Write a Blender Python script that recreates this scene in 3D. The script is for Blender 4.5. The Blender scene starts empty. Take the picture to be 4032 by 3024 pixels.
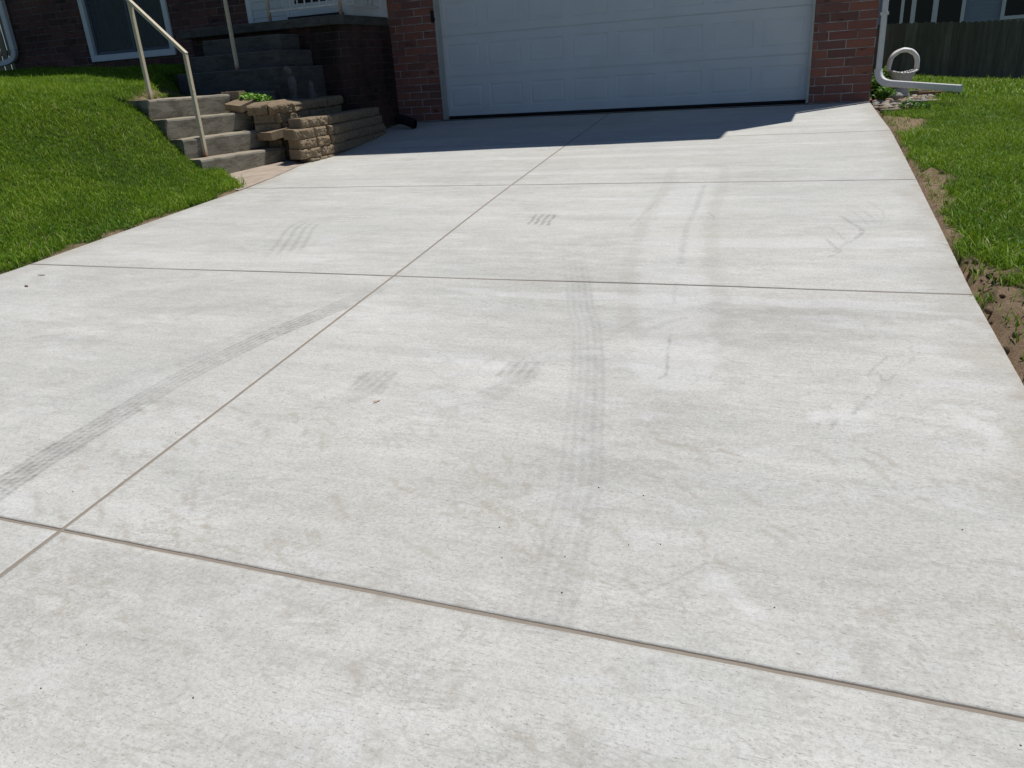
import bpy, math, random
import numpy as np
from mathutils import Vector, Matrix, noise
random.seed(7); rng = np.random.default_rng(7)
C = bpy.context.scene.collection
SC = bpy.context.scene
R = math.radians

# ------------------------------------------------------------------ camera, sky, sun
cam_d = bpy.data.cameras.new('camera'); cam = bpy.data.objects.new('camera', cam_d); C.objects.link(cam)
cam_d.sensor_width = 36.0; cam_d.lens = 27.23; cam_d.clip_end = 3000; cam_d.clip_start = 0.05
RX, RY, RZ = (0.93283, 0.07884, -0.35160), (0.35477, -0.37158, 0.85794), (-0.06301, -0.92505, -0.37458)
M = Matrix(((RX[0], -RX[1], -RX[2], 0), (RY[0], -RY[1], -RY[2], 0), (RZ[0], -RZ[1], -RZ[2], 1.11), (0, 0, 0, 1)))
cam.matrix_world = M
SC.camera = cam
SUN_EL, SUN_AZ = R(69), R(45)            # azimuth measured from +Y towards +X
w = bpy.data.worlds.new('World'); SC.world = w; w.use_nodes = True
bg = w.node_tree.nodes['Background']
sky = w.node_tree.nodes.new('ShaderNodeTexSky'); sky.sky_type = 'NISHITA'; sky.sun_disc = False
sky.sun_elevation = SUN_EL; sky.sun_rotation = SUN_AZ; sky.air_density = 1.0; sky.dust_density = 0.1; sky.ozone_density = 2.5
tw = w.node_tree.nodes.new('ShaderNodeMix'); tw.data_type = 'RGBA'; tw.blend_type = 'MULTIPLY'; tw.inputs[0].default_value = 1.0
tw.inputs[7].default_value = (.90, 1.0, 1.16, 1)          # a deep clear blue noon sky
w.node_tree.links.new(sky.outputs[0], tw.inputs[6]); w.node_tree.links.new(tw.outputs[2], bg.inputs[0]); bg.inputs[1].default_value = 0.05
sd = bpy.data.lights.new('sun', 'SUN'); sd.energy = 4.2; sd.angle = R(0.53); sd.color = (1.0, 0.965, 0.91)
sun = bpy.data.objects.new('sun', sd); C.objects.link(sun)
sv = Vector((math.cos(SUN_EL) * math.sin(SUN_AZ), math.cos(SUN_EL) * math.cos(SUN_AZ), math.sin(SUN_EL)))
sun.rotation_euler = sv.to_track_quat('Z', 'Y').to_euler(); sun.location = (8, 8, 20)
SC.view_settings.view_transform = 'Standard'; SC.view_settings.look = 'None'
SC.view_settings.exposure = 0.0; SC.view_settings.gamma = 1.0
SC.render.engine = 'CYCLES'; SC.cycles.use_denoising = True
SC.cycles.max_bounces = 8; SC.cycles.diffuse_bounces = 4

# ------------------------------------------------------------------ material helpers
class NT:
    def __init__(s, name):
        s.m = bpy.data.materials.new(name); s.m.use_nodes = True
        s.t = s.m.node_tree; s.b = s.t.nodes['Principled BSDF']; s.out = s.t.nodes['Material Output']
    def n(s, typ, ins=None, **at):
        nd = s.t.nodes.new('ShaderNode' + typ)
        for k, v in at.items(): setattr(nd, k, v)
        for k, v in (ins or {}).items(): s.set(nd.inputs[k], v)
        return nd
    def set(s, sock, v):
        if isinstance(v, bpy.types.NodeSocket): s.t.links.new(v, sock)
        elif isinstance(v, bpy.types.Node): s.t.links.new(v.outputs[0], sock)
        else: sock.default_value = v
    def math(s, op, a, b=0.0, c=0.0, clamp=False):
        return s.n('Math', {0: a, 1: b, 2: c}, operation=op, use_clamp=clamp).outputs[0]
    def co(s): return s.n('TexCoord').outputs['Object']
    def scl(s, v, sc, loc=(0, 0, 0), rot=(0, 0, 0)): return s.n('Mapping', {'Vector': v, 'Scale': sc, 'Location': loc, 'Rotation': rot}).outputs[0]
    def noise(s, v, scale, detail=4, rough=0.55, dist=0.0):
        return s.n('TexNoise', {'Vector': v, 'Scale': scale, 'Detail': detail, 'Roughness': rough, 'Distortion': dist}).outputs[0]
    def ramp(s, f, stops, interp='LINEAR'):
        nd = s.n('ValToRGB', {0: f}); cr = nd.color_ramp; cr.interpolation = interp
        while len(cr.elements) < len(stops): cr.elements.new(0.5)
        for e, (p, c) in zip(cr.elements, stops):
            e.position = p; e.color = (c, c, c, 1) if not hasattr(c, '__len__') else (*c, 1)
        return nd.outputs[0]
    def mr(s, f, a, b, c=0.0, d=1.0):
        return s.n('MapRange', {0: f, 1: a, 2: b, 3: c, 4: d}, clamp=True).outputs[0]
    def mix(s, f, a, b, blend='MIX'):
        nd = s.n('Mix', data_type='RGBA', blend_type=blend)
        for k, v in ((0, f), (6, a), (7, b)):
            if isinstance(v, tuple) and len(v) == 3: v = (*v, 1)
            s.set(nd.inputs[k], v)
        return nd.outputs[2]
    def attr(s, name, out='Fac'): return s.n('Attribute', attribute_name=name).outputs[out]
    def bump(s, h, strength=0.3, dist=0.01):
        b = s.n('Bump', {'Height': h, 'Strength': strength, 'Distance': dist}); s.set(s.b.inputs['Normal'], b.outputs[0])
    def done(s, col, rough=0.8, spec=0.3, metal=0.0):
        s.set(s.b.inputs['Base Color'], (*col, 1) if isinstance(col, tuple) and len(col) == 3 else col)
        s.set(s.b.inputs['Roughness'], rough); s.set(s.b.inputs['Specular IOR Level'], spec); s.b.inputs['Metallic'].default_value = metal
        return s.m

def mat_plain(name, col, var=0.12, scale=6.0, rough=0.7, spec=0.3, metal=0.0, bump=0.1):
    a = NT(name); v = a.co(); f = a.noise(v, scale, 6)
    lo = tuple(c * (1 - var) for c in col); hi = tuple(min(1, c * (1 + var)) for c in col)
    c = a.mix(a.mr(f, .3, .7), lo, hi)
    if bump: a.bump(a.noise(v, scale * 12, 4), bump, 0.004)
    return a.done(c, rough, spec, metal)

def mat_driveway():
    a = NT('new_concrete'); v = a.co()
    big = a.noise(a.scl(v, (0.7, 1.0, 1)), 1.3, 7, .66, .3)
    band = a.noise(a.scl(v, (0.55, 2.9, 1)), 1.6, 7, .70, .5)
    band2 = a.noise(a.scl(v, (2.6, 13, 1), (3, 1, 0)), 1.5, 6, .70, .6)
    streak = a.noise(a.scl(v, (14, 95, 1), rot=(0, 0, R(-1.0))), 1.0, 5, .72)
    fine = a.noise(v, 240, 3, .7); mott = a.noise(a.scl(v, (1, 1.7, 1), (3, 7, 0)), 9, 6, .72, .4)
    f = a.math('ADD', a.math('MULTIPLY', big, .40), a.math('MULTIPLY', band, .34))
    f = a.math('ADD', f, a.math('MULTIPLY', band2, .26)); f = a.math('ADD', f, a.math('MULTIPLY', mott, .20))
    f = a.math('ADD', f, a.math('MULTIPLY', streak, .10))
    c = a.ramp(f, [(.51, (.415, .408, .368)), (.61, (.512, .508, .470)), (.68, (.582, .573, .530)), (.76, (.655, .648, .610))])
    # broom passes that end in a clean edge
    edge = a.mr(a.noise(a.scl(v, (.35, 2.3, 1), (2, 8, 0)), 1.25, 5, .6, .3), .50, .53)
    c = a.mix(a.math('MULTIPLY', edge, .20), c, (.35, .35, .335))
    patch = a.mr(a.noise(a.scl(v, (1.3, 2.6, 1), (7, 2, 0)), 2.6, 8, .70, .6), .53, .62)
    c = a.mix(a.math('MULTIPLY', patch, .42), c, (.645, .65, .645))
    # beige curing stains: blotches and branching trickles
    bl = a.mr(a.noise(a.scl(v, (3.2, 5.0, 1), (1, 9, 0)), 2.1, 7, .68, 1.0), .55, .64)
    bm = a.mr(a.noise(a.scl(v, (.5, .5, 1), (4, 4, 0)), 1.4, 2), .42, .62)
    c = a.mix(a.math('MULTIPLY', a.math('MULTIPLY', bl, bm), .42), c, (.39, .36, .305))
    near = a.mr(a.n('SeparateXYZ', {0: v}).outputs[1], 1.5, 2.6, 1.0, .28)
    for sc_, lo, seed in (((3.0, 6.5, 1), .46, 1), ((5.5, 11, 1), .48, 6)):
        nz = a.noise(a.scl(v, sc_, (seed, 2 * seed, 0), (0, 0, R(28))), 1.5, 4, .6, .9)
        vein = a.mr(a.math('ABSOLUTE', a.math('SUBTRACT', nz, .5)), .042, .012)
        gate = a.mr(a.noise(a.scl(v, (1, 1, 1), (5 * seed, 1, 0)), 3.4, 4, .65), lo + .02, lo + .12)
        c = a.mix(a.math('MULTIPLY', a.math('MULTIPLY', a.math('MULTIPLY', vein, gate), near), .42), c, (.36, .33, .275))
    warm = a.mr(a.noise(a.scl(v, (.6, .8, 1), (11, 5, 0)), 1.0, 3), .48, .72)
    c = a.mix(a.math('MULTIPLY', warm, .38), c, (.545, .512, .450))
    cool = a.mr(a.noise(a.scl(v, (.7, .6, 1), (31, 15, 0)), 1.2, 3), .50, .68)
    c = a.mix(a.math('MULTIPLY', cool, .30), c, (.505, .525, .515))
    # grain + pits + broom scores
    c = a.mix(a.mr(fine, .35, .65, .0, .34), c, (.34, .335, .315))
    gr2 = a.noise(v, 95, 4, .75)
    c = a.mix(a.mr(gr2, .50, .70, .0, .34), c, (.68, .68, .675)); c = a.mix(a.mr(gr2, .50, .32, .0, .36), c, (.30, .29, .27))
    dash = a.noise(a.scl(v, (55, 190, 1), (5, 1, 0), rot=(0, 0, R(-1.2))), 1.0, 3, .65)
    c = a.mix(a.mr(dash, .60, .70, 0, .62), c, (.20, .19, .172))
    sc = a.noise(a.scl(v, (10, 230, 1), (2, 6, 0), rot=(0, 0, R(-1.2))), 1.0, 3, .6)
    c = a.mix(a.mr(sc, .61, .72, 0, .48), c, (.23, .22, .20))
    vo = a.n('TexVoronoi', {'Vector': a.scl(v, (1, 1.35, 1)), 'Scale': 110.0, 'Randomness': 1.0})
    pit = a.math('MULTIPLY', a.mr(vo.outputs['Distance'], .14, .26, 1, 0), a.mr(a.n('SeparateColor', {0: vo.outputs['Color']}).outputs[0], .70, .74))
    c = a.mix(a.math('MULTIPLY', pit, .42), c, (.15, .142, .13))
    # worn marks with a shape of their own
    c = a.mix(a.math('MULTIPLY', a.attr('pale'), a.mr(gr2, .3, .6, .5, 1.0)), c, (.68, .685, .678))
    c = a.mix(a.attr('tan'), c, (.345, .31, .255))
    brk = a.mr(a.noise(a.scl(v, (30, 60, 1)), 1.0, 4, .7), .25, .62, .5, 1.0)
    c = a.mix(a.math('MULTIPLY', a.attr('rubber'), brk), c, (.175, .17, .165))
    a.bump(a.math('ADD', a.math('MULTIPLY', dash, -.8), a.math('MULTIPLY', gr2, .5)), .5, .003)
    return a.done(c, .88, .25)

def mat_joint():
    a = NT('joint_dust'); v = a.co()
    c = a.mix(a.noise(v, 40, 4), (.235, .20, .165), (.31, .27, .225))
    return a.done(c, .95, .1)

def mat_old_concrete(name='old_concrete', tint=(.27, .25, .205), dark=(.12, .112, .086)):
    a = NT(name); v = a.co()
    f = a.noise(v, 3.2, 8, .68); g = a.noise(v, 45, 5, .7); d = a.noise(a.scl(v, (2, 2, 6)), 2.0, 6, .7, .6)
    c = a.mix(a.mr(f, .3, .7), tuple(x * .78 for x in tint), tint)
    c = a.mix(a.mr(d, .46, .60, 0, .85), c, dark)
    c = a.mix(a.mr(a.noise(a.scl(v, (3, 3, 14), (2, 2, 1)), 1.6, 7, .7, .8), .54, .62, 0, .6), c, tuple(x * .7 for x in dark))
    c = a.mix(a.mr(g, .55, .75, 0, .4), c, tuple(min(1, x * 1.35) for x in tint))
    n = a.n('NewGeometry').outputs['Normal']; up = a.mr(a.n('SeparateXYZ', {0: n}).outputs[2], .6, .9)
    c = a.mix(a.math('MULTIPLY', up, .75), c, a.mix(g, (.30, .255, .19), (.40, .35, .27)))   # sunlit tone painted onto upward faces, risers left darker
    a.bump(a.math('ADD', g, f), .5, .006)
    return a.done(c, .92, .2)

def mat_brick(name, reds, mortar, phx=0.0, phz=0.0, blotch=0.0):
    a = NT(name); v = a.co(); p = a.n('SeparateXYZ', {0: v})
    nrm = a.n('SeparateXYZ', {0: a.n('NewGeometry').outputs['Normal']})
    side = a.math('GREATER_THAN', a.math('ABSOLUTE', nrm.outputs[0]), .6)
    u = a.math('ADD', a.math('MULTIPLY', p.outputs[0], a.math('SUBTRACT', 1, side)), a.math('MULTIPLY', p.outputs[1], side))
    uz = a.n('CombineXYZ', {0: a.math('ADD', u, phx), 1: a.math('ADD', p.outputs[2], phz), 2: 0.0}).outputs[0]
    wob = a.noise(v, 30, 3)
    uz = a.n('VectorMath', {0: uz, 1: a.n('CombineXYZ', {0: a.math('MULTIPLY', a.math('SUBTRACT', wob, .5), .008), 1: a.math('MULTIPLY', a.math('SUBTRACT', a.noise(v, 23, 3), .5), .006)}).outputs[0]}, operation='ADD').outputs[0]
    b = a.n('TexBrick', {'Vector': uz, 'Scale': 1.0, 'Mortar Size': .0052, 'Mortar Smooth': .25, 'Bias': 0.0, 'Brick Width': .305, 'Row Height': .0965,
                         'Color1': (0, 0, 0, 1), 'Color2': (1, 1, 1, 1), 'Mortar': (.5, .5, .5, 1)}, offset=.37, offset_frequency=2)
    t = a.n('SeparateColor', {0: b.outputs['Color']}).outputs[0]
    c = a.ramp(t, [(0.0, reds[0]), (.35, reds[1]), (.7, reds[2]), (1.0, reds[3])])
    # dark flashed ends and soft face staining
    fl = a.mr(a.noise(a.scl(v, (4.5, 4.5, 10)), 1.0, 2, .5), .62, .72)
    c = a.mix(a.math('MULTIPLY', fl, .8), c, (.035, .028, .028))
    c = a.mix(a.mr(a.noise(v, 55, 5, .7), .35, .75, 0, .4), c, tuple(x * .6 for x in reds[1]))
    if blotch:  # near-black noise blotches, amount set per wall
        c = a.mix(a.mr(a.noise(a.scl(v, (1.2, 1.2, .7)), 1.6, 5, .65), .35, .62, 0, blotch), c, (.016, .015, .014))
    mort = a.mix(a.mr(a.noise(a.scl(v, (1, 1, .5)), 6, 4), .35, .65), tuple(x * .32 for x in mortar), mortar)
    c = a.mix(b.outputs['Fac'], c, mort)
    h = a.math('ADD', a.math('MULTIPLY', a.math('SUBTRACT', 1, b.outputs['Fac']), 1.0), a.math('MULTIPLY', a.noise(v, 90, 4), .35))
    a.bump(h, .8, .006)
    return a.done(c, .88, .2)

def mat_block(name='split_face_stone'):
    a = NT(name); v = a.co(); oi = a.n('ObjectInfo').outputs['Random']
    f = a.noise(v, 14, 6, .7); g = a.noise(v, 90, 4, .7)
    c = a.mix(a.mr(f, .3, .7), (.20, .148, .094), (.285, .22, .147))
    c = a.mix(a.mr(oi, 0, 1, 0, .35), c, (.20, .17, .125))
    c = a.mix(a.mr(g, .55, .72, 0, .5), c, (.135, .10, .066))
    a.bump(a.math('ADD', f, a.math('MULTIPLY', g, .6)), .6, .006)
    return a.done(c, .95, .15)

def mat_grass():
    a = NT('grass_blade'); t = a.attr('tint')
    c = a.ramp(t, [(0, (.050, .145, .012)), (.35, (.132, .272, .014)), (.7, (.24, .39, .020)), (.93, (.38, .46, .09)), (1, (.52, .45, .23))])
    a.done(c, .5, .22)
    tr = a.n('BsdfTranslucent', {0: a.mix(.5, c, (.20, .26, .01), 'MIX')})
    mx = a.n('MixShader', {0: .34}); a.t.links.new(a.b.outputs[0], mx.inputs[1]); a.t.links.new(tr.outputs[0], mx.inputs[2]); a.t.links.new(mx.outputs[0], a.out.inputs[0])
    return a.m

def mat_leaf(name, lo, hi):
    a = NT(name); c = a.mix(a.mr(a.noise(a.co(), 25, 3), .35, .65), lo, hi); a.done(c, .5, .35)
    tr = a.n('BsdfTranslucent', {0: c}); mx = a.n('MixShader', {0: .3})
    a.t.links.new(a.b.outputs[0], mx.inputs[1]); a.t.links.new(tr.outputs[0], mx.inputs[2]); a.t.links.new(mx.outputs[0], a.out.inputs[0])
    return a.m

def mat_soil():
    a = NT('lawn_soil'); v = a.co(); s = a.attr('soil')
    f = a.noise(v, 5, 8, .7); g = a.noise(v, 60, 6, .75)
    soil = a.mix(a.mr(f, .3, .7), (.22, .15, .094), (.40, .295, .20)); soil = a.mix(a.mr(g, .5, .75, 0, .7), soil, (.11, .073, .046))
    th = a.mix(g, (.032, .060, .010), (.075, .11, .025))
    a.bump(a.math('ADD', g, f), .9, .025)
    return a.done(a.mix(s, th, soil), .97, .1)

def mat_wood(name, lo, hi, axis_scale):
    a = NT(name); v = a.co(); f = a.noise(a.scl(v, axis_scale), 1.0, 6, .65); g = a.noise(v, 3, 5)
    at = a.attr('tint')
    c = a.mix(a.mr(f, .3, .7), lo, hi); c = a.mix(a.math('MULTIPLY', at, .6), c, tuple(x * .55 for x in lo)); c = a.mix(a.mr(g, .5, .8, 0, .5), c, tuple(x * .7 for x in lo))
    a.bump(f, .4, .006)
    return a.done(c, .9, .15)

def mat_rust_paint():
    a = NT('cream_rail_paint'); v = a.co(); f = a.noise(v, 22, 6, .7); zz = a.attr('rust')
    c = a.mix(a.mr(f, .3, .7), (.50, .43, .31), (.62, .55, .42))
    r = a.math('ADD', a.mr(f, .60, .68, 0, .55), a.math('MULTIPLY', zz, a.mr(f, .30, .5)), clamp=True)
    c = a.mix(r, c, (.20, .075, .025))
    a.bump(f, .2, .003)
    return a.done(c, .5, .4)

def mat_wicker():
    a = NT('white_wicker'); v = a.co(); p = a.n('SeparateXYZ', {0: v})
    ang = a.math('ARCTAN2', p.outputs[1], p.outputs[0])
    wv = a.math('MULTIPLY', a.math('SINE', a.math('MULTIPLY', ang, 26)), a.math('SINE', a.math('MULTIPLY', p.outputs[2], 240)))
    a.bump(wv, .9, .006)
    c = a.mix(a.mr(wv, -.9, .2), (.42, .40, .39), (.74, .73, .72))
    return a.done(c, .6, .3)

def mat_siding(name, col, pitch, ph=0.0):
    a = NT(name); v = a.co()
    c = a.mix(a.noise(v, 3, 4), tuple(x * .9 for x in col), col)
    return a.done(c, .55, .3)

def mat_glass(name, tint=(.012, .016, .02)):
    a = NT(name); a.done(tint, .04, .5); a.b.inputs['Transmission Weight'].default_value = .85; a.b.inputs['IOR'].default_value = 1.16
    a.set(a.b.inputs['Base Color'], (.40, .46, .46, 1)); return a.m

MT = dict(drive=mat_driveway(), joint=mat_joint(), conc=mat_old_concrete(), slab=mat_old_concrete('porch_concrete', (.115, .113, .10), (.065, .065, .057)),  # slab: old concrete darkened, deep shade of the upper steps put into its tint
          walk=mat_plain('walk_concrete', (.40, .33, .265), .18, 7, .92, .2),
          brick=mat_brick('red_brick', ((.19, .093, .077), (.265, .122, .097), (.34, .138, .095), (.24, .097, .08)), (.50, .48, .45), .05, .0582),
          brick_d=mat_brick('dark_brick', ((.07, .042, .036), (.10, .054, .046), (.125, .062, .05), (.08, .045, .04)), (.12, .10, .088), .1, .03, .85),
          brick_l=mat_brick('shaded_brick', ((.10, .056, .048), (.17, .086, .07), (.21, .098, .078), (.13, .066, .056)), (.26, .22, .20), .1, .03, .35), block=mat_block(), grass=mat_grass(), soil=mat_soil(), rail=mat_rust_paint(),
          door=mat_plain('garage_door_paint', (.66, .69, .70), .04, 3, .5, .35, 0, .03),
          white=mat_plain('white_paint', (.74, .74, .73), .05, 8, .5, .35, 0, .05),
          wht_rail=mat_plain('worn_white_metal', (.66, .65, .60), .15, 14, .5, .35),
          spout=mat_plain('white_gutter_metal', (.74, .725, .71), .05, 9, .38, .45, 0, .03),
          rubber=mat_plain('black_rubber', (.012, .012, .013), .2, 20, .7, .3),
          siding=mat_siding('white_siding', (.70, .70, .70), .1), nsiding=mat_siding('grey_siding', (.30, .34, .39), .1),
          glass=mat_glass('window_glass'), curtain=mat_plain('curtain_cloth', (.05, .058, .042), .3, 5, .9),
          dark=mat_plain('dark_interior', (.02, .02, .02), .2, 5, .9), roof=mat_plain('roof_shingle', (.06, .055, .05), .3, 20, .95),
          sash=mat_plain('dark_sash', (.10, .115, .14), .1, 4, .5), jamb=mat_plain('dimmed_trim_paint', (.44, .44, .40), .12, 6, .6), soffit=mat_plain('soffit_paint', (.55, .54, .52), .05, 4, .6),  # jamb: white trim dimmed, its shade put into the paint colour
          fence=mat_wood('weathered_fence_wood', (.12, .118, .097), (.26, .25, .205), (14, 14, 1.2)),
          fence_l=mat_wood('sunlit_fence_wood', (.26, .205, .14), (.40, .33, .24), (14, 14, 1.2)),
          wicker=mat_wicker(), stone=mat_plain('river_stone', (.30, .235, .185), .35, 12, .8, .3, 0, .2),
          flag=mat_plain('flat_stone', (.27, .225, .175), .25, 9, .9, .2, 0, .4), edging=mat_plain('brown_edging', (.17, .10, .07), .2, 9, .9, .2),
          leaf=mat_leaf('shrub_leaf', (.06, .16, .02), (.15, .30, .04)), leaf2=mat_leaf('ground_cover_leaf', (.14, .30, .03), (.24, .44, .06)), hoop=mat_plain('white_wicker_hoop', (.78, .77, .76), .06, 30, .5, .3, 0, .15),
          garden=mat_plain('garden_soil', (.05, .038, .026), .4, 12, .97, .1, 0, .8), statue=mat_plain('shade_toned_statue', (.13, .12, .11), .3, 30, .9),  # statue: pale stone darkened, the deep shade is in its colour
          dry=mat_plain('dry_leaf', (.50, .26, .11), .3, 60, .9), pebble=mat_plain('dark_pebble', (.13, .105, .085), .3, 60, .9),
          asphalt=mat_plain('asphalt', (.05, .05, .05), .2, 8, .95))

# ------------------------------------------------------------------ mesh helpers
def tag(o, label=None, cat=None, group=None, kind=None):
    if label: o['label'] = label
    if cat: o['category'] = cat
    if group: o['group'] = group
    if kind: o['kind'] = kind
    return o
def empty(name, loc=(0, 0, 0), label=None, cat=None, group=None):
    o = bpy.data.objects.new(name, None); o.empty_display_size = .1; C.objects.link(o); o.location = loc
    return tag(o, label, cat, group)
class MB:
    def __init__(s): s.v = []; s.f = []; s.mi = []; s.tint = []
    def add(s, vs, fs, mi=0, tint=0.0):
        o = len(s.v); s.v += [tuple(p) for p in vs]; s.tint += [tint] * len(vs)
        for f in fs: s.f.append(tuple(i + o for i in f)); s.mi.append(mi)
    def box(s, x0, x1, y0, y1, z0, z1, mat=None, mi=0, tint=0.0):
        vs = [Vector(p) for p in ((x0, y0, z0), (x1, y0, z0), (x1, y1, z0), (x0, y1, z0), (x0, y0, z1), (x1, y0, z1), (x1, y1, z1), (x0, y1, z1))]
        if mat: vs = [mat @ p for p in vs]
        s.add(vs, [(0, 3, 2, 1), (4, 5, 6, 7), (0, 1, 5, 4), (1, 2, 6, 5), (2, 3, 7, 6), (3, 0, 4, 7)], mi, tint); return s
    def prism(s, poly, z0, z1, mi=0):
        n = len(poly); vs = [(x, y, z0) for x, y in poly] + [(x, y, z1) for x, y in poly]
        s.add(vs, [tuple(range(n - 1, -1, -1)), tuple(range(n, 2 * n))] + [(i, (i + 1) % n, n + (i + 1) % n, n + i) for i in range(n)], mi); return s
    def sweep(s, pts, prof, up=Vector((0, 0, 1)), cap=True, mi=0):
        # sweeps a closed profile [(a, b)] (a sideways, b along 'up') along pts with mitred frames
        pts = [Vector(p) for p in pts]; n = len(prof); rings = []
        for i, p in enumerate(pts):
            t0 = (pts[i] - pts[i - 1]).normalized() if i else (pts[1] - pts[0]).normalized()
            t1 = (pts[i + 1] - pts[i]).normalized() if i < len(pts) - 1 else t0
            t = (t0 + t1).normalized(); sd_ = t.cross(up)
            sd_ = sd_.normalized() if sd_.length > 1e-4 else Vector((1, 0, 0)); u = sd_.cross(t).normalized()
            k = 1 / max(.4, t.dot(t1))
            rings.append([p + sd_ * a + u * b * (k if len(pts) > 2 else 1) for a, b in prof])
        s.add([q for r in rings for q in r], [(i * n + j, i * n + (j + 1) % n, (i + 1) * n + (j + 1) % n, (i + 1) * n + j) for i in range(len(pts) - 1) for j in range(n)]
              + ([tuple(range(n - 1, -1, -1)), tuple(range((len(pts) - 1) * n, len(pts) * n))] if cap else []), mi); return s
    def build(s, name, mat, parent=None, smooth=False, bevel=0.0, fixn=True):
        me = bpy.data.meshes.new(name); me.from_pydata(s.v, [], s.f); me.update()
        mats = mat if isinstance(mat, (list, tuple)) else [mat]
        for m in mats: me.materials.append(m)
        if len(mats) > 1: me.polygons.foreach_set('material_index', s.mi)
        at = me.attributes.new('tint', 'FLOAT', 'POINT'); at.data.foreach_set('value', s.tint)
        if fixn:
            import bmesh
            bm = bmesh.new(); bm.from_mesh(me); bmesh.ops.recalc_face_normals(bm, faces=bm.faces); bm.to_mesh(me); bm.free()
        if smooth: me.polygons.foreach_set('use_smooth', [True] * len(me.polygons))
        o = bpy.data.objects.new(name, me); C.objects.link(o)
        if parent: o.parent = parent
        if bevel:
            b = o.modifiers.new('bevel', 'BEVEL'); b.width = bevel; b.segments = 2; b.limit_method = 'ANGLE'; b.angle_limit = R(40)
        return o
def rect(w_, h_): return [(-w_ / 2, -h_ / 2), (w_ / 2, -h_ / 2), (w_ / 2, h_ / 2), (-w_ / 2, h_ / 2)]
def rrect(w_, h_, r, k=3):
    out = []
    for cx, cy, a0 in ((w_ / 2 - r, -h_ / 2 + r, -90), (w_ / 2 - r, h_ / 2 - r, 0), (-w_ / 2 + r, h_ / 2 - r, 90), (-w_ / 2 + r, -h_ / 2 + r, 180)):
        for i in range(k + 1): t = R(a0 + 90 * i / k); out.append((cx + r * math.cos(t), cy + r * math.sin(t)))
    return out
def rz(a, loc=(0, 0, 0)): return Matrix.Translation(loc) @ Matrix.Rotation(a, 4, 'Z')
def interp(tab, x): return np.interp(x, [p[0] for p in tab], [p[1] for p in tab])
def np_mesh(name, V, F, mats, attrs=None, mi=None, smooth=False):
    me = bpy.data.meshes.new(name); k = F.shape[1]
    me.vertices.add(len(V)); me.vertices.foreach_set('co', V.astype(np.float32).ravel())
    me.loops.add(F.size); me.loops.foreach_set('vertex_index', F.astype(np.int32).ravel())
    me.polygons.add(len(F)); me.polygons.foreach_set('loop_start', np.arange(0, F.size, k, dtype=np.int32))
    for m in mats: me.materials.append(m)
    if mi is not None: me.polygons.foreach_set('material_index', mi.astype(np.int32))
    if smooth: me.polygons.foreach_set('use_smooth', np.ones(len(F), bool))
    for n_, a_ in (attrs or {}).items():
        at = me.attributes.new(n_, 'FLOAT', 'POINT'); at.data.foreach_set('value', a_.astype(np.float32))
    me.update(calc_edges=True); me.validate()
    o = bpy.data.objects.new(name, me); C.objects.link(o); return o

# ------------------------------------------------------------------ ground levels
SL = 0.0492
LEFT = [(-9, -4.62), (3.3, -4.62), (4.1, -4.69), (5.0, -4.76), (5.75, -4.80), (6.18, -4.87), (6.72, -4.985), (6.95, -5.04), (7.3, -5.16), (8.3, -5.26), (9.1, -5.42), (9.8, -5.6), (10.43, -5.7)]
RIGHT = [(-9, .70), (1.0, .655), (2.6, .629), (2.94, .620), (3.44, .606), (4.6, .598), (5.8, .585), (7.0, .572), (8.09, .555), (9.9, .478), (10.43, .455)]
JOINT = [(-9, -.93), (1.195, -1.806), (3.43, -2.02), (5.71, -2.25), (7.94, -2.44), (10.8, -2.674)]
XROWS = [lambda x: -9 + 0 * x, lambda x: -1.05 + 0 * x, lambda x: 1.1975 + .0028 * x, lambda x: 3.428 + .0055 * x, lambda x: 5.774 + .0045 * x, lambda x: 8.03 + .02 * x, lambda x: 10.42 + 0 * x]
def drive_z(y): return SL * np.minimum(y, 10.6)
STEEP = [(0, -.012), (.3, .03), (.6, .07), (.80, .115), (.98, .235), (1.2, .42), (1.42, .60), (1.9, .83), (3, .98), (6, 1.09), (20, 1.25)]
GENTLE = [(0, -.012), (.3, .03), (1, .22), (2, .50), (3, .74), (4, .90), (6, 1.06), (9, 1.16), (20, 1.3)]
LAND = [(-6.27, 6.30), (-6.07, 7.40), (-6.2, 8.45), (-7.68, 8.45), (-7.30, 7.75), (-6.75, 6.95), (-6.55, 6.5)]
PAD = [(-4.72, 5.66), (-5.62, 6.38), (-6.0, 7.45), (-4.9, 7.4)]
def smooth(a, b, t): t = np.clip((t - a) / (b - a), 0, 1); return t * t * (3 - 2 * t)
def poly_dist(px, py, poly):
    d = np.full(px.shape, 1e9); ins = np.zeros(px.shape, bool); n = len(poly)
    for i in range(n):
        (x0, y0), (x1, y1) = poly[i], poly[(i + 1) % n]; dx, dy = x1 - x0, y1 - y0
        t = np.clip(((px - x0) * dx + (py - y0) * dy) / (dx * dx + dy * dy), 0, 1)
        d = np.minimum(d, np.hypot(px - x0 - t * dx, py - y0 - t * dy))
        if dy: ins ^= ((y0 > py) != (y1 > py)) & (px < (x1 - x0) * (py - y0) / dy + x0)
    return d, ins
STAIR = [(-5.60, 6.17), (-5.40, 7.3), (-6.1, 7.45), (-6.32, 6.28)]
PLANTER = [(-5.0, 6.95), (-5.3, 7.3), (-6.15, 7.3), (-6.3, 8.4), (-7.8, 8.4), (-7.8, 9.6), (-5.1, 9.6)]
def waves(x, y): return .018 * np.sin(1.7 * x + .6 * y) * np.sin(1.3 * y - .4 * x) + .008 * np.sin(5.1 * x + 2.2) * np.sin(4.3 * y)
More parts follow.
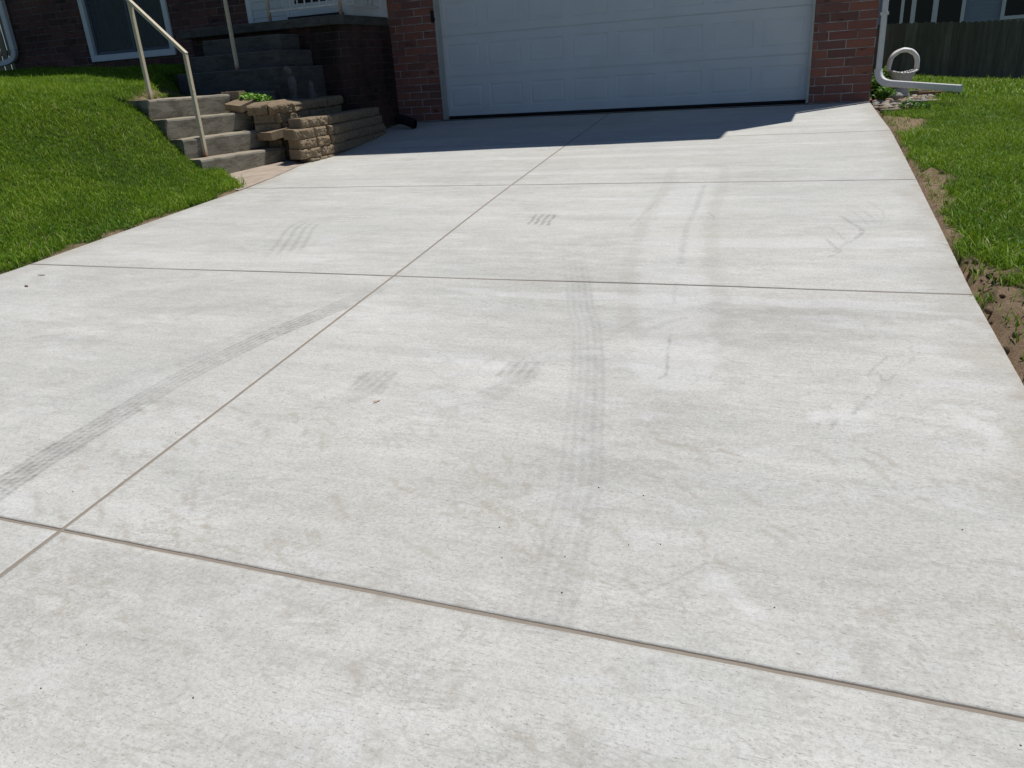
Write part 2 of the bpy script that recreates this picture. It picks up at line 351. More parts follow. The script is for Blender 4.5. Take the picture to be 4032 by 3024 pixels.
def lawn_z(x, y):
    x = np.asarray(x, float); y = np.asarray(y, float)
    dl = interp(LEFT, y) - x; dr = x - interp(RIGHT, y)
    base = drive_z(y)
    t = smooth(4.4, 6.1, y)
    rel = (1 - t) * interp(GENTLE, dl) + t * interp(STEEP, dl)
    zl = base + rel
    ld, li = poly_dist(x, y, LAND); zl = np.where((y > 5.9), np.minimum(zl, 1.075 + .95 * np.where(li, 0, ld)), zl)
    zl = zl + waves(x, y) * np.clip(dl - .1, 0, 1) * 1.2
    zr = np.where(y < 10.5, base, .5166 - (y - 10.5) / 13.5 * (.2 + .13 * np.clip(x - 2, 0, 20))) - .02
    zr = zr + waves(x, y) * np.clip(dr - .1, 0, 1) * .9
    z = np.where(dl > 0, zl, np.where(dr > 0, zr, base - .16))
    for p in (LAND, STAIR, PLANTER, PAD):
        d, i = poly_dist(x, y, p); z = np.where(i & (d > .06), .1, z)
    return z
DIRT = [[(.53, 9.3), (.72, 9.14), (.92, 8.75), (.85, 8.2), (.70, 8.0), (.55, 8.0)],
        [(.58, 6.3), (.79, 6.12), (.82, 5.8), (.74, 5.44), (.76, 5.31), (.66, 4.94), (.58, 4.9)],
        [(.59, 4.15), (.71, 4.0), (.80, 3.8), (.83, 3.2), (.72, 2.5), (.62, 2.5)]]
ROCKBED = [(.44, 11.9), (1.15, 11.9), (1.22, 10.7), (.99, 10.1), (.70, 9.55), (.46, 9.5)]
def fbm(x, y, s, seed=0):
    o = 0; a = 1
    for k in range(4):
        o = o + a * np.sin(x * s * 1.7 + seed + 1.3 * np.sin(y * s * 1.1 + k)) * np.sin(y * s * 1.9 + seed * 2 + 1.7 * np.sin(x * s * .8 + 2 * k)); a *= .55; s *= 1.9
    return o
def bare(x, y):
    # 1 = bare soil
    dl = interp(LEFT, y) - x; dr = x - interp(RIGHT, y); b = np.zeros(np.shape(x))
    for p in DIRT:
        d, i = poly_dist(x, y, p); sd = np.where(i, d, -d) + .05 * fbm(x, y, 9, 1); b = np.maximum(b, smooth(-.02, .05, sd))
    d, i = poly_dist(x, y, ROCKBED); b = np.maximum(b, smooth(-.03, .05, np.where(i, d, -d) + .03 * fbm(x, y, 8, 2)))
    e = np.where(dl > 0, dl, dr)
    b = np.maximum(b, smooth(.075, .03, e + .03 * fbm(x, y, 5, 3)))
    ld, li = poly_dist(x, y, LAND); b = np.maximum(b, np.where((~li) & (y > 6.4), smooth(.14, .04, ld), 0))
    return b

# ------------------------------------------------------------------ driveway: saw-jointed slabs with worn marks
def seg_param(px, py, line):
    best = np.full(px.shape, 1e9); ss = np.zeros(px.shape); lat = np.zeros(px.shape); acc = 0.0
    for (x0, y0), (x1, y1) in zip(line[:-1], line[1:]):
        dx, dy = x1 - x0, y1 - y0; L = math.hypot(dx, dy) or 1e-6
        t = np.clip(((px - x0) * dx + (py - y0) * dy) / (L * L), 0, 1)
        ex, ey = px - x0 - t * dx, py - y0 - t * dy; d = np.hypot(ex, ey)
        m = d < best; best = np.where(m, d, best); ss = np.where(m, acc + t * L, ss); lat = np.where(m, np.sign(dx * ey - dy * ex) * d, lat); acc += L
    return best, ss, lat, acc
def crm(pts, k=6):
    P = [pts[0]] + list(pts) + [pts[-1]]; out = []
    for i in range(1, len(P) - 2):
        for j in range(k):
            t = j / k; a = [0.5 * (2 * P[i][q] + (P[i + 1][q] - P[i - 1][q]) * t + (2 * P[i - 1][q] - 5 * P[i][q] + 4 * P[i + 1][q] - P[i + 2][q]) * t * t + (3 * P[i][q] - P[i - 1][q] - 3 * P[i + 1][q] + P[i + 2][q]) * t ** 3) for q in (0, 1)]
            out.append(tuple(a))
    return out + [pts[-1]]
T_LEFT = crm([(-2.10, .95), (-2.15, 1.15), (-2.19, 1.31), (-2.20, 1.4), (-2.21, 1.52), (-2.215, 1.69), (-2.225, 1.88), (-2.225, 2.07), (-2.21, 2.24), (-2.17, 2.52), (-2.09, 2.8), (-2.02, 3.1), (-1.99, 3.5)])
T_LEFT2 = crm([(-2.58, 1.7), (-2.53, 1.84), (-2.47, 2.0), (-2.41, 2.16), (-2.36, 2.28), (-2.29, 2.48), (-2.22, 2.75)])
T_MID = crm([(-1.3, 4.2), (-1.18, 3.85), (-1.03, 3.42), (-.92, 3.08), (-.83, 2.85), (-.71, 2.44), (-.59, 1.96), (-.53, 1.72), (-.5, 1.51), (-.48, 1.36), (-.46, 1.2)])
ARC = crm([(-2.9, 3.62), (-2.96, 3.78), (-3.12, 4.11), (-3.25, 4.37), (-3.27, 4.54), (-3.12, 4.64), (-2.95, 4.66)])
LANE = crm([(-.90, 6.3), (-.83, 5.67), (-.79, 4.83), (-.72, 4.22), (-.63, 3.6), (-.55, 3.24), (-.50, 3.0)])
SWATH = [(-.62, 2.99), (-.39, 3.03), (-.29, 2.69), (-.27, 2.43), (-.38, 2.30), (-.51, 2.36), (-.58, 2.51), (-.60, 2.73)]
SCUFF = [([(-.76, 5.64), (-.71, 4.88), (-.70, 4.53), (-.65, 4.09), (-.61, 3.77)], .020, .42), ([(-.58, 3.45), (-.54, 3.17)], .008, .3), ([(-.49, 2.82), (-.46, 2.59), (-.44, 2.47), (-.455, 2.42)], .007, .65),
         ([(-1.0, 5.25), (-1.01, 4.76), (-1.02, 4.44)], .014, .3), ([(-.83, 4.46), (-.69, 4.51)], .010, .45), ([(-.63, 4.85), (-.58, 4.74), (-.57, 4.66)], .008, .5),
         ([(.12, 4.75), (.17, 4.59), (.22, 4.45), (.21, 4.34), (.16, 4.2)], .012, .75), ([(.16, 4.92), (.22, 4.73), (.25, 4.56)], .006, .5), ([(.05, 4.24), (.08, 4.13), (.11, 4.02), (.06, 3.92)], .009, .7),
         ([(.07, 4.48), (.12, 4.3), (.14, 4.17), (.08, 4.01)], .007, .5), ([(.18, 5.01), (.25, 4.84), (.29, 4.6)], .006, .4), ([(.26, 5.15), (.33, 4.92), (.34, 4.71)], .006, .35),
         ([(.26, 2.74), (.22, 2.65), (.19, 2.56)], .006, .5), ([(.22, 2.6), (.24, 2.53), (.27, 2.58)], .006, .55), ([(.26, 2.53), (.22, 2.46), (.2, 2.39)], .005, .4),
         ([(.19, 2.42), (.18, 2.39), (.16, 2.33), (.14, 2.28)], .007, .65), ([(.1, 2.24), (.08, 2.17)], .007, .7), ([(.33, 2.82), (.34, 2.76), (.32, 2.69)], .007, .35), ([(.15, 2.35), (.16, 2.31)], .006, .5),
         ([(-.17, 1.48), (-.23, 1.4), (-.29, 1.34)], .005, .42), ([(-.17, 1.43), (-.22, 1.36), (-.28, 1.3)], .005, .28)]
WORM = [[(-1.58, 1.35), (-1.54, 1.32), (-1.48, 1.27), (-1.43, 1.22)], [(-1.17, 1.53), (-1.12, 1.48), (-1.07, 1.43)], [(-1.64, 1.25), (-1.59, 1.21), (-1.53, 1.15)], [(-1.38, .98), (-1.31, .96), (-1.25, .95), (-1.19, .94), (-1.14, .92)],
        [(-1.43, 1.12), (-1.4, 1.1), (-1.37, 1.05), (-1.34, 1.02)], [(-1.41, 1.26), (-1.38, 1.25)], [(-1.34, 1.23), (-1.3, 1.25), (-1.25, 1.23)], [(-2.05, 1.32), (-1.98, 1.27), (-1.93, 1.23)], [(-1.89, 1.38), (-1.82, 1.34)],
        [(-.28, 1.26), (-.27, 1.24)], [(-.86, 1.76), (-.82, 1.7), (-.77, 1.69), (-.71, 1.66)], [(-1.05, 1.63), (-.99, 1.59), (-.92, 1.57)], [(-.25, 1.93), (-.22, 1.9)], [(.13, 1.43), (.14, 1.41), (.16, 1.39)]]
wr = random.Random(3)
for _ in range(110):
    x, y = wr.uniform(-2.3, .5), wr.uniform(.85, 2.1); a = wr.uniform(-1.1, -.3); L = wr.uniform(.012, .055); b = a + wr.uniform(-.6, .6)
    WORM.append([(x, y), (x + L * math.cos(a), y + L * math.sin(a)), (x + L * math.cos(a) + L * math.cos(b), y + L * math.sin(a) + L * math.sin(b))])
def paint(x, y):
    wob = .012 * fbm(x, y, 6, 5); grit = np.clip(.78 + .25 * fbm(x, y, 23, 1), .3, 1.1)
    rub = np.zeros(x.shape); pale = np.zeros(x.shape); tan = np.zeros(x.shape)
    jit = .25 * fbm(x, y, 7, 5)
    def put(arr, val): np.maximum(arr, val, out=arr)
    d, s, l, L = seg_param(x, y, T_LEFT); l = l + .2 * wob
    rib = .5 + .5 * np.cos(l / .105 * 4 * 2 * math.pi); lug = .72 + .28 * np.sign(np.sin((s + l * .5) / .026 * 2 * math.pi))
    fade = smooth(0, .25, s) * (1 - .75 * smooth(1.7, 2.6, s)) * (.55 + .45 * np.cos((s - .55) * 2.6) ** 2)
    put(rub, smooth(.070, .056, np.abs(l)) * (.18 + .55 * rib * lug) * fade * .98)
    d, s, l, L = seg_param(x, y, T_LEFT2); rib = .5 + .5 * np.cos(l / .10 * 3 * 2 * math.pi); put(rub, smooth(.07, .05, np.abs(l)) * (.3 + .5 * rib) * .20 * smooth(0, .3, s))
    d, i = poly_dist(x, y, [(-2.37, 2.20), (-2.31, 2.19), (-2.25, 2.34), (-2.31, 2.36)]); put(rub, smooth(-.03, .03, np.where(i, d, -d)) * .30)
    d, s, l, L = seg_param(x, y, T_MID); rib = .5 + .5 * np.cos(l / .11 * 4 * 2 * math.pi)
    put(rub, smooth(.066, .052, np.abs(l)) * (.38 + .22 * rib + .22 * smooth(.0, .03, l)) * .36 * smooth(0, .9, s) * (1 - .35 * smooth(1.8, 2.9, s))); put(pale, smooth(.06, .05, np.abs(l)) * (1 - rib) * .16 * smooth(.2, .6, s))
    for poly, k, n in (([(-1.02, 2.47), (-.88, 2.49), (-.87, 2.33), (-1.02, 2.33)], .40, 2), ([(-1.53, 2.28), (-1.39, 2.32), (-1.35, 2.12), (-1.50, 2.12)], .32, 2)):
        d, i = poly_dist(x, y, poly); put(rub, smooth(-.006, .012, np.where(i, d, -d)) * k * (.7 + .3 * np.cos(x * 180)))
    d, i = poly_dist(x, y, [(-1.74, 4.78), (-1.55, 4.78), (-1.51, 4.49), (-1.70, 4.52)]); u = (x + .14 * (y - 4.6)); put(rub, smooth(-.01, .015, np.where(i, d, -d)) * (np.cos(u / .042 * 2 * math.pi) > -.1) * .50)
    d, s, l, L = seg_param(x, y, [(-.92, 2.34), (-.98, 2.17), (-1.06, 1.98)]); put(rub, smooth(.07, .03, d) * .22 * (1 - s / L))
    d, s, l, L = seg_param(x, y, [(-1.43, 2.13), (-1.5, 2.0)]); put(rub, smooth(.07, .03, d) * .2 * (1 - s / L))
    d, s, l, L = seg_param(x, y, ARC); rib = .5 + .5 * np.cos((l + .03) / .062 * 2 * math.pi); put(rub, smooth(.12, .10, np.abs(l)) * rib ** 2 * .30 * smooth(0, .35, s) * (1 - .6 * smooth(.95, 1.5, s)))
    def strip(arr, x0, x1, ya, yb, k, rag=.035):
        ym = .5 * (ya + yb) + .022 * (x - x0); hw = abs(yb - ya) / 2
        e = np.minimum(hw - np.abs(y - ym), np.minimum(x - x0, x1 - x) * .16); put(arr, smooth(-.015, .022, e + rag * fbm(x * .5, y * 2.2, 9, 3) * .6) * k * .72)
    strip(pale, -.95, .50, 4.05, 4.25, .50); strip(pale, -1.6, .53, 3.15, 3.26, .42, .05); strip(pale, -2.7, -.2, 6.15, 6.33, .34); strip(pale, -1.95, -.15, 5.18, 5.27, .34)
    strip(pale, -4.2, -2.4, 3.55, 3.75, .30); strip(pale, -4.4, -2.4, 2.55, 2.70, .25); strip(pale, -4.3, -.5, 6.9, 7.05, .36); strip(pale, -2.3, .45, 7.35, 7.45, .34)
    strip(rub, -.92, .17, 2.72, 3.11, .15, .05); strip(rub, -1.7, -.9, 2.60, 3.08, .07, .06); strip(rub, -4.0, -2.7, 2.95, 3.2, .08, .07); strip(rub, -.9, .3, 4.45, 5.0, .06, .08)
    for q in ([(.53, 3.10), (.58, 2.98)], [(.44, 2.30), (.51, 2.18)], [(.38, 2.39), (.47, 2.35)], [(.06, 2.24), (.16, 2.27)], [(-.13, 1.41), (-.08, 1.34)], [(-1.30, 2.43), (-1.04, 2.42)]):
        d, s, l, L = seg_param(x, y, q); put(pale, smooth(.045, .01, d + .022 * fbm(x, y, 17, 5)) * .40)
    d, s, l, L = seg_param(x, y, LANE); put(pale, smooth(.155, .12, np.abs(l) + .02 * fbm(x, y, 9, 2)) * .19 * smooth(0, .5, s)); put(tan, smooth(.05, .02, np.abs(np.abs(l) - .20)) * .16)
    d, i = poly_dist(x, y, SWATH); put(pale, smooth(-.02, .03, np.where(i, d, -d) + .022 * fbm(x, y, 12, 4)) * .26)
    for ln in ([(-.72, 2.74), (-.65, 2.93), (-.56, 3.01)], [(-.60, 2.77), (-.56, 2.9), (-.47, 3.0)]):
        d, s, l, L = seg_param(x, y, crm(ln)); put(rub, smooth(.034, .008, d) * .22); 
    for ln, k in (([(-.37, 3.13), (-.07, 3.10), (.18, 3.13)], .16), ([(-.36, 2.8), (-.06, 2.90), (.18, 2.93)], .18), ([(-3.4, 2.5), (-2.9, 2.8)], .12), ([(-3.6, 2.2), (-3.0, 2.4), (-2.7, 2.9)], .10)):
        d, s, l, L = seg_param(x, y, ln); put(rub, smooth(.12, .01, d + .06 * fbm(x, y, 11, 6)) * k)
    for ln, w_, k in SCUFF:
        d, s, l, L = seg_param(x, y, crm(ln, 4)); put(rub, smooth(w_ * 1.25, w_ * .3, d + w_ * .35 * fbm(x, y, 33, 2)) * k * .62 * np.clip(.8 + .2 * fbm(x, y, 9, 8), .3, 1.1))
    for ln in WORM:
        m = (np.abs(x - ln[0][0]) < .3) & (np.abs(y - ln[0][1]) < .3)
        if m.any():
            d, s, l, L = seg_param(x[m], y[m], ln); tan[m] = np.maximum(tan[m], smooth(.011, .003, d + .005 * fbm(x[m], y[m], 60, 1)) * .38)
    e = np.minimum(x - interp(LEFT, y), interp(RIGHT, y) - x)
    put(tan, smooth(.20, .02, e + .07 * fbm(x, y, 4, 8)) * .34); put(tan, smooth(.05, .0, e + .03 * fbm(x, y, 13, 3)) * .55)
    put(tan, smooth(.30, .05, np.hypot((x - .45) / 1.0, (y - 3.1) / 2.6)) * .0)
    rub = np.clip(rub * grit * 1.32, 0, .9)
    return np.clip(rub, 0, 1), np.clip(pale, 0, 1), np.clip(tan, 0, 1)
def drive_panel(x0f, x1f, y0f, y1f, step):
    g = .0062; ny = int(2.3 / step) if step < .05 else int(8 / step); nx = int(2.6 / step)
    ym = .5 * (y0f(np.array(-2.)) + y1f(np.array(-2.))); 
    v = np.linspace(0, 1, ny + 1); u = np.linspace(0, 1, nx + 1); U, V = np.meshgrid(u, v)
    X = np.full(U.shape, -2.0); Y = y0f(X) * (1 - V) + y1f(X) * V
    for _ in range(3):
        X = x0f(Y) * (1 - U) + x1f(Y) * U; Y = (y0f(X) + g) * (1 - V) + (y1f(X) - g) * V
    X = X + np.where(U == 0, g, 0) - np.where(U == 1, g, 0)
    tool = np.minimum(np.minimum(U * 2.6, (1 - U) * 2.6), np.minimum(V * 2.3, (1 - V) * 2.3))
    Z = SL * Y - .0008 * smooth(.014, 0, tool) + .0016 * np.sin(X * 3.1 + Y) * np.sin(Y * 2.3)
    X = X + np.where((U == 0) | (U == 1), .0005 * fbm(X * 3, Y * 3, 5, 2), 0); Y = Y + np.where((V == 0) | (V == 1), .0005 * fbm(X * 3, Y * 3, 5, 7), 0)
    n = nx + 1; idx = np.arange((nx + 1) * (ny + 1)).reshape(ny + 1, nx + 1)
    F = np.stack([idx[:-1, :-1], idx[:-1, 1:], idx[1:, 1:], idx[1:, :-1]], -1).reshape(-1, 4)
    P = np.stack([X, Y, Z], -1).reshape(-1, 3)
    loop = np.concatenate([idx[0, :], idx[1:, -1], idx[-1, -2::-1], idx[-2:0:-1, 0]])
    low = P[loop].copy(); low[:, 2] -= .11; k = len(P); m = len(loop); a = np.arange(m); b = (a + 1) % m
    F2 = np.stack([loop[b], loop[a], k + a, k + b], -1)
    return np.vstack([P, low]), np.vstack([F, F2]), np.r_[np.zeros(len(F)), np.ones(len(F2))]
Vs, Fs, Ms = [], [], []; off = 0
cols = [(lambda y: interp(LEFT, y), lambda y: interp(JOINT, y)), (lambda y: interp(JOINT, y), lambda y: interp(RIGHT, y))]
steps = [.2, .016, .0075, .0105, .014, .018]
for r_ in range(6):
    for x0f, x1f in cols:
        P, F, m_ = drive_panel(x0f, x1f, XROWS[r_], XROWS[r_ + 1], steps[r_]); Vs.append(P); Fs.append(F + off); Ms.append(m_); off += len(P)
# joint floor sheet just under the slab tops
jy = np.linspace(-8.99, 10.41, 60); jl = np.stack([interp(LEFT, jy) + .02, jy, SL * jy - .0032], -1); jr = np.stack([interp(RIGHT, jy) - .02, jy, SL * jy - .0032], -1)
JP = np.empty((120, 3)); JP[0::2] = jl; JP[1::2] = jr; JF = np.array([(2 * i, 2 * i + 1, 2 * i + 3, 2 * i + 2) for i in range(59)])
Vs.append(JP); Fs.append(JF + off); Ms.append(np.ones(59))
V = np.vstack(Vs); F = np.vstack(Fs); MI = np.concatenate(Ms)
rub, pale, tan = paint(V[:, 0], V[:, 1])
drv = np_mesh('driveway', V, F, [MT['drive'], MT['joint']], dict(rubber=rub, pale=pale, tan=tan), MI)
tag(drv, 'pale new concrete driveway with saw cut joints and tyre marks', 'driveway', kind='structure')

# ------------------------------------------------------------------ lawn ground, street, far ground
def axis(segs):
    out = []
    for a, b, s in segs: out += list(np.arange(a, b - 1e-6, s))
    return np.array(out + [segs[-1][1]])
gx = axis([(-60, -16, 4), (-16, -9, .5), (-9, -4.5, .08), (-4.5, .4, .35), (.4, 2, .05), (2, 6, .2), (6, 14, 1), (14, 60, 6)])
gy = axis([(-9, -1, 1), (-1, 2, .2), (2, 10, .08), (10, 12.5, .12), (12.5, 26, .5), (26, 80, 6)])
GX, GY = np.meshgrid(gx, gy); GZ = lawn_z(GX, GY); BR = bare(GX, GY)
dr_ = GX - interp(RIGHT, GY); d3, i3 = poly_dist(GX, GY, DIRT[2])
GZ = GZ + np.where(dr_ > .05, BR * .022 * fbm(GX, GY, 14, 9), 0) + np.where(i3 & (dr_ > .08), .035 * fbm(GX, GY, 10, 4), 0)
idx = np.arange(GX.size).reshape(GX.shape)
F = np.stack([idx[:-1, :-1], idx[:-1, 1:], idx[1:, 1:], idx[1:, :-1]], -1).reshape(-1, 4)
tag(np_mesh('lawn_ground', np.stack([GX, GY, GZ], -1).reshape(-1, 3), F, [MT['soil']], dict(soil=BR.ravel()), smooth=True), 'soil under the lawns beside the driveway', 'ground', kind='structure')
tag(MB().box(-60, 60, -17, -9.0, -.9, -.46).build('street', MT['asphalt']), 'asphalt street at the foot of the driveway', 'street', kind='structure')
tag(MB().box(-900, 900, -900, 900, -2.2, -2.0).build('far_ground', MT['soil']), 'wide ground reaching the horizon', 'ground', kind='structure')
pad = [(-4.80, 5.66), (-4.868, 6.2), (-4.983, 6.72), (-5.03, 6.98), (-5.45, 7.35), (-5.75, 7.0), (-5.75, 6.4), (-5.2, 5.86)]; n = len(pad)
pm = MB(); pm.add([(x, y, SL * y + .003 - .10) for x, y in pad] + [(x, y, SL * y + .003) for x, y in pad], [tuple(range(n - 1, -1, -1)), tuple(range(n, 2 * n))] + [(i, (i + 1) % n, n + (i + 1) % n, n + i) for i in range(n)])
tag(pm.build('walk', MT['walk']), 'small tan concrete pad between the lowest step and the driveway', 'walk', kind='structure')

# ------------------------------------------------------------------ grass blades
def blades(name, n, region, dens, h0, h1, wid, label, kindcat='grass'):
    x0, x1, y0, y1 = region
    x = rng.uniform(x0, x1, n); y = rng.uniform(y0, y1, n); k = rng.uniform(0, 1, n) < dens(x, y)
    x, y = x[k], y[k]; z = lawn_z(x, y); k = z > .11; x, y, z = x[k], y[k], z[k]; n = len(x)
    clump = fbm(x, y, 1.6, 4) * .5 + fbm(x, y, 6, 2) * .35
    h = rng.uniform(h0, h1, n) * (1 + .22 * clump) * np.where(rng.uniform(0, 1, n) < .03, 1.7, 1); w_ = wid * rng.uniform(.6, 1.25, n)
    a = rng.uniform(0, 2 * math.pi, n); lean = rng.uniform(.15, 1.25, n) * h; b = a + rng.normal(0, .5, n)
    sx, sy = np.cos(b + math.pi / 2) * w_ / 2, np.sin(b + math.pi / 2) * w_ / 2
    lx, ly = np.cos(a) * lean, np.sin(a) * lean
    P = np.empty((n, 7, 3)); 
    for j, (t, ww) in enumerate(((0, .85), (.38, 1.0), (.75, .7))):
        cx, cy, cz = x + lx * t ** 2, y + ly * t ** 2, z - .006 + h * t * (1 - .30 * t * (lean / h))
        P[:, 2 * j] = np.stack([cx - sx * ww, cy - sy * ww, cz], -1); P[:, 2 * j + 1] = np.stack([cx + sx * ww, cy + sy * ww, cz], -1)
    P[:, 6] = np.stack([x + lx, y + ly, z - .006 + h * (1 - .30 * (lean / h))], -1)
    base = np.arange(n)[:, None] * 7
    T = np.concatenate([base + np.array(q) for q in ((0, 1, 3), (0, 3, 2), (2, 3, 5), (2, 5, 4), (4, 5, 6))], 0)
    tint = np.clip(.42 + .26 * clump + rng.normal(0, .19, n), 0, .92); tint = np.where(rng.uniform(0, 1, n) < .05, rng.uniform(.93, 1, n), tint)
    o = np_mesh(name, P.reshape(-1, 3), T, [MT['grass']], dict(tint=np.repeat(tint, 7)))
    return tag(o, label, kindcat, kind='stuff')
def dens_left(x, y):
    b = bare(x, y); dl = interp(LEFT, y) - x; d = (dl > -.01) * (1 - b) * (y < 9.85)
    d = d * np.clip(1.15 - .045 * np.hypot(x + 4.6, y - 3.5), .35, 1) * np.clip((y - .0) / 2.4, .1, 1)
    for p in (LAND, STAIR, PLANTER, PAD): dd, i = poly_dist(x, y, p); d = d * ~(i & (dd > .02))
    return d
def dens_right(x, y):
    b = bare(x, y); dr = x - interp(RIGHT, y); r = np.hypot(x, y)
    d = (dr > -.01) * np.maximum(1 - b, .10 * (dr > .03)) * np.clip((6.5 / r) ** 1.5, .05, 1) * (x < .9 + .55 * y)
    return d * ~((y > 10.4) & (x < .47))
blades('lawn_grass', 700000, (-13.5, -4.6, .6, 9.9), dens_left, .032, .062, .0046, 'lawn grass on the bank left of the concrete steps')
blades('lawn_grass', 370000, (.55, 4.4, .2, 11), dens_right, .03, .058, .0044, 'lawn grass to the right of the driveway')
blades('lawn_grass', 150000, (.5, 11, 10.4, 24.2), dens_right, .06, .11, .012, 'far strip of lawn grass in front of the grey wooden fence')
def dens_edge(x, y):
    dl = interp(LEFT, y) - x; dr = x - interp(RIGHT, y); e = np.where(dl > -.01, dl, dr)
    ok = ((dl > 0) & (y < 6.3)) | (dr > .01)
    return ok * (e < .22) * (e > .03) * (1 - .9 * bare(x, y)) * (.55 + .45 * np.sign(fbm(x, y, 5, 7))) * .9
blades('lawn_grass', 90000, (-5.1, .9, 2.0, 9.6), dens_edge, .05, .11, .0050, 'longer grass tufts leaning over the driveway edges')

# ------------------------------------------------------------------ brick house
house = empty('brick_house', (-2.4, 10.44, .5), 'red brick house with white double garage door and shaded white entry', 'house')
def hp(mb, name, m, parent=None, **kw):
    o = mb.build(name, m, None, **kw); o.parent = parent or house
    if not parent: o.matrix_parent_inverse = Matrix.Translation(house.location).inverted()
    return o
YG, YD = 10.44, 10.56
mb = MB(); mb.box(-5.745, -5.045, YG, 11.2, .1, 3.38); mb.box(-.215, .453, YG, 11.2, .1, 3.38); mb.box(-5.045, -.215, YG + .004, 11.2, 2.74, 3.38)
hp(mb, 'wall', MT['brick'])
mb = MB(); mb.box(-12.36, -10.63, 9.85, 10.05, .9, 3.38); mb.box(-9.03, -7.56, 9.85, 10.05, .9, 3.38); mb.box(-10.63, -9.03, 9.853, 10.05, .9, 1.66); mb.box(-10.63, -9.03, 9.853, 10.05, 2.92, 3.38)
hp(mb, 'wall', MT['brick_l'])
hp(MB().box(-12.3, -7.6, 10.5, 10.6, .9, 3.38), 'backing', MT['dark'])
hp(MB().box(.30, .45, 11.2, 18, .1, 3.38), 'wall', MT['brick'])
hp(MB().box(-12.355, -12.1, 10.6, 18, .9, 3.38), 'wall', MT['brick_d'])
hp(MB().box(-12.36, .455, 17.8, 18, .1, 5.2), 'wall', MT['brick'])
mb = MB(); mb.box(-12.37, .47, 9.69, 17.9, 3.384, 5.32); hp(mb, 'upper_wall', MT['siding'])
mb = MB(); e0, e1 = (-13.0, 7.98), (.42, 9.2)
mb.add([(e0[0], e0[1], 5.32), (e1[0], e1[1], 5.32), (.42, 19, 5.32), (-13, 19, 5.32), (e0[0], e0[1], 5.46), (e1[0], e1[1], 5.46), (.42, 13.9, 7.0), (-13, 13.4, 7.0), (.42, 19, 5.46), (-13, 19, 5.46)],
       [(0, 1, 2, 3), (0, 1, 5, 4), (4, 5, 6, 7), (7, 6, 8, 9), (2, 3, 9, 8), (1, 2, 8, 6, 5), (0, 3, 9, 7, 4)])
hp(mb, 'roof', MT['roof'])
# garage door: four sections of stamped panels
def garage_door():
    mb = MB(); x0, x1, zb = -5.012, -.248, .556; sh = .519; y = YD
    for s in range(4):
        z0 = zb + s * sh; z1 = z0 + sh
        xs = [x0]; pit = (x1 - x0) / 8
        px = [(x0 + (i + .5) * pit - .243, x0 + (i + .5) * pit + .243) for i in range(8)]; pz = (z0 + .112, z1 - .112)
        zl = z0 + .006; zh = z1 - .003
        mb.add([(x0, y, zl), (x1, y, zl), (x1, y, pz[0]), (x0, y, pz[0])], [(0, 1, 2, 3)]); mb.add([(x0, y, pz[1]), (x1, y, pz[1]), (x1, y, zh), (x0, y, zh)], [(0, 1, 2, 3)])
        mb.add([(x0, y, zh), (x1, y, zh), (x1, y + .012, zh), (x0, y + .012, zh)], [(0, 1, 2, 3)]); mb.add([(x0, y, zl), (x0, y + .012, zl), (x1, y + .012, zl), (x1, y, zl)], [(0, 1, 2, 3)])
        mb.add([(x0, y + .012, zh), (x1, y + .012, zh), (x1, y + .012, zh + .009), (x0, y + .012, zh + .009)], [(0, 1, 2, 3)])
        cur = x0
        for a, b in px:
            mb.add([(cur, y, pz[0]), (a, y, pz[0]), (a, y, pz[1]), (cur, y, pz[1])], [(0, 1, 2, 3)]); cur = b
            R0 = [(a, pz[0]), (b, pz[0]), (b, pz[1]), (a, pz[1])]; rings = []
            for ins, dy in ((0, 0), (.006, .007), (.020, .007), (.045, .0015)):
                rings.append([(a + ins, y + dy, pz[0] + ins), (b - ins, y + dy, pz[0] + ins), (b - ins, y + dy, pz[1] - ins), (a + ins, y + dy, pz[1] - ins)])
            vs = [p for r in rings for p in r]; fs = [(k * 4 + j, k * 4 + (j + 1) % 4, k * 4 + 4 + (j + 1) % 4, k * 4 + 4 + j) for k in range(3) for j in range(4)] + [(12, 13, 14, 15)]
            mb.add(vs, fs)
        mb.add([(cur, y, pz[0]), (x1, y, pz[0]), (x1, y, pz[1]), (cur, y, pz[1])], [(0, 1, 2, 3)])
    return mb
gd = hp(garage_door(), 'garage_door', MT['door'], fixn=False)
hp(MB().box(-5.008, -.252, YD - .004, YD + .03, .530, .5575), 'bottom_seal', MT['rubber'], gd).matrix_parent_inverse = gd.matrix_world.inverted()
hp(MB().box(-5.04, -.22, YD + .05, YD + .1, .3, 2.9), 'backing', MT['dark'])
mb = MB(); mb.box(-5.043, -5.012, YG - .012, YD + .03, .523, 2.74); mb.box(-.248, -.217, YG - .012, YD + .03, .523, 2.74); mb.box(-5.012, -.248, YG + .01, YD + .03, 2.69, 2.74); hp(mb, 'door_trim', MT['jamb'], bevel=.003)
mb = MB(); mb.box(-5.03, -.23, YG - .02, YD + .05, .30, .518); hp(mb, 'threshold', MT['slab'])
mb = MB(); mb.box(-5.085, -5.05, YG - .035, YG - .001, 1.775, 1.925); mb.box(-5.052, -5.030, YG - .03, YG - .013, 1.80, 1.83); hp(mb, 'latch_bracket', MT['rubber'], bevel=.004)
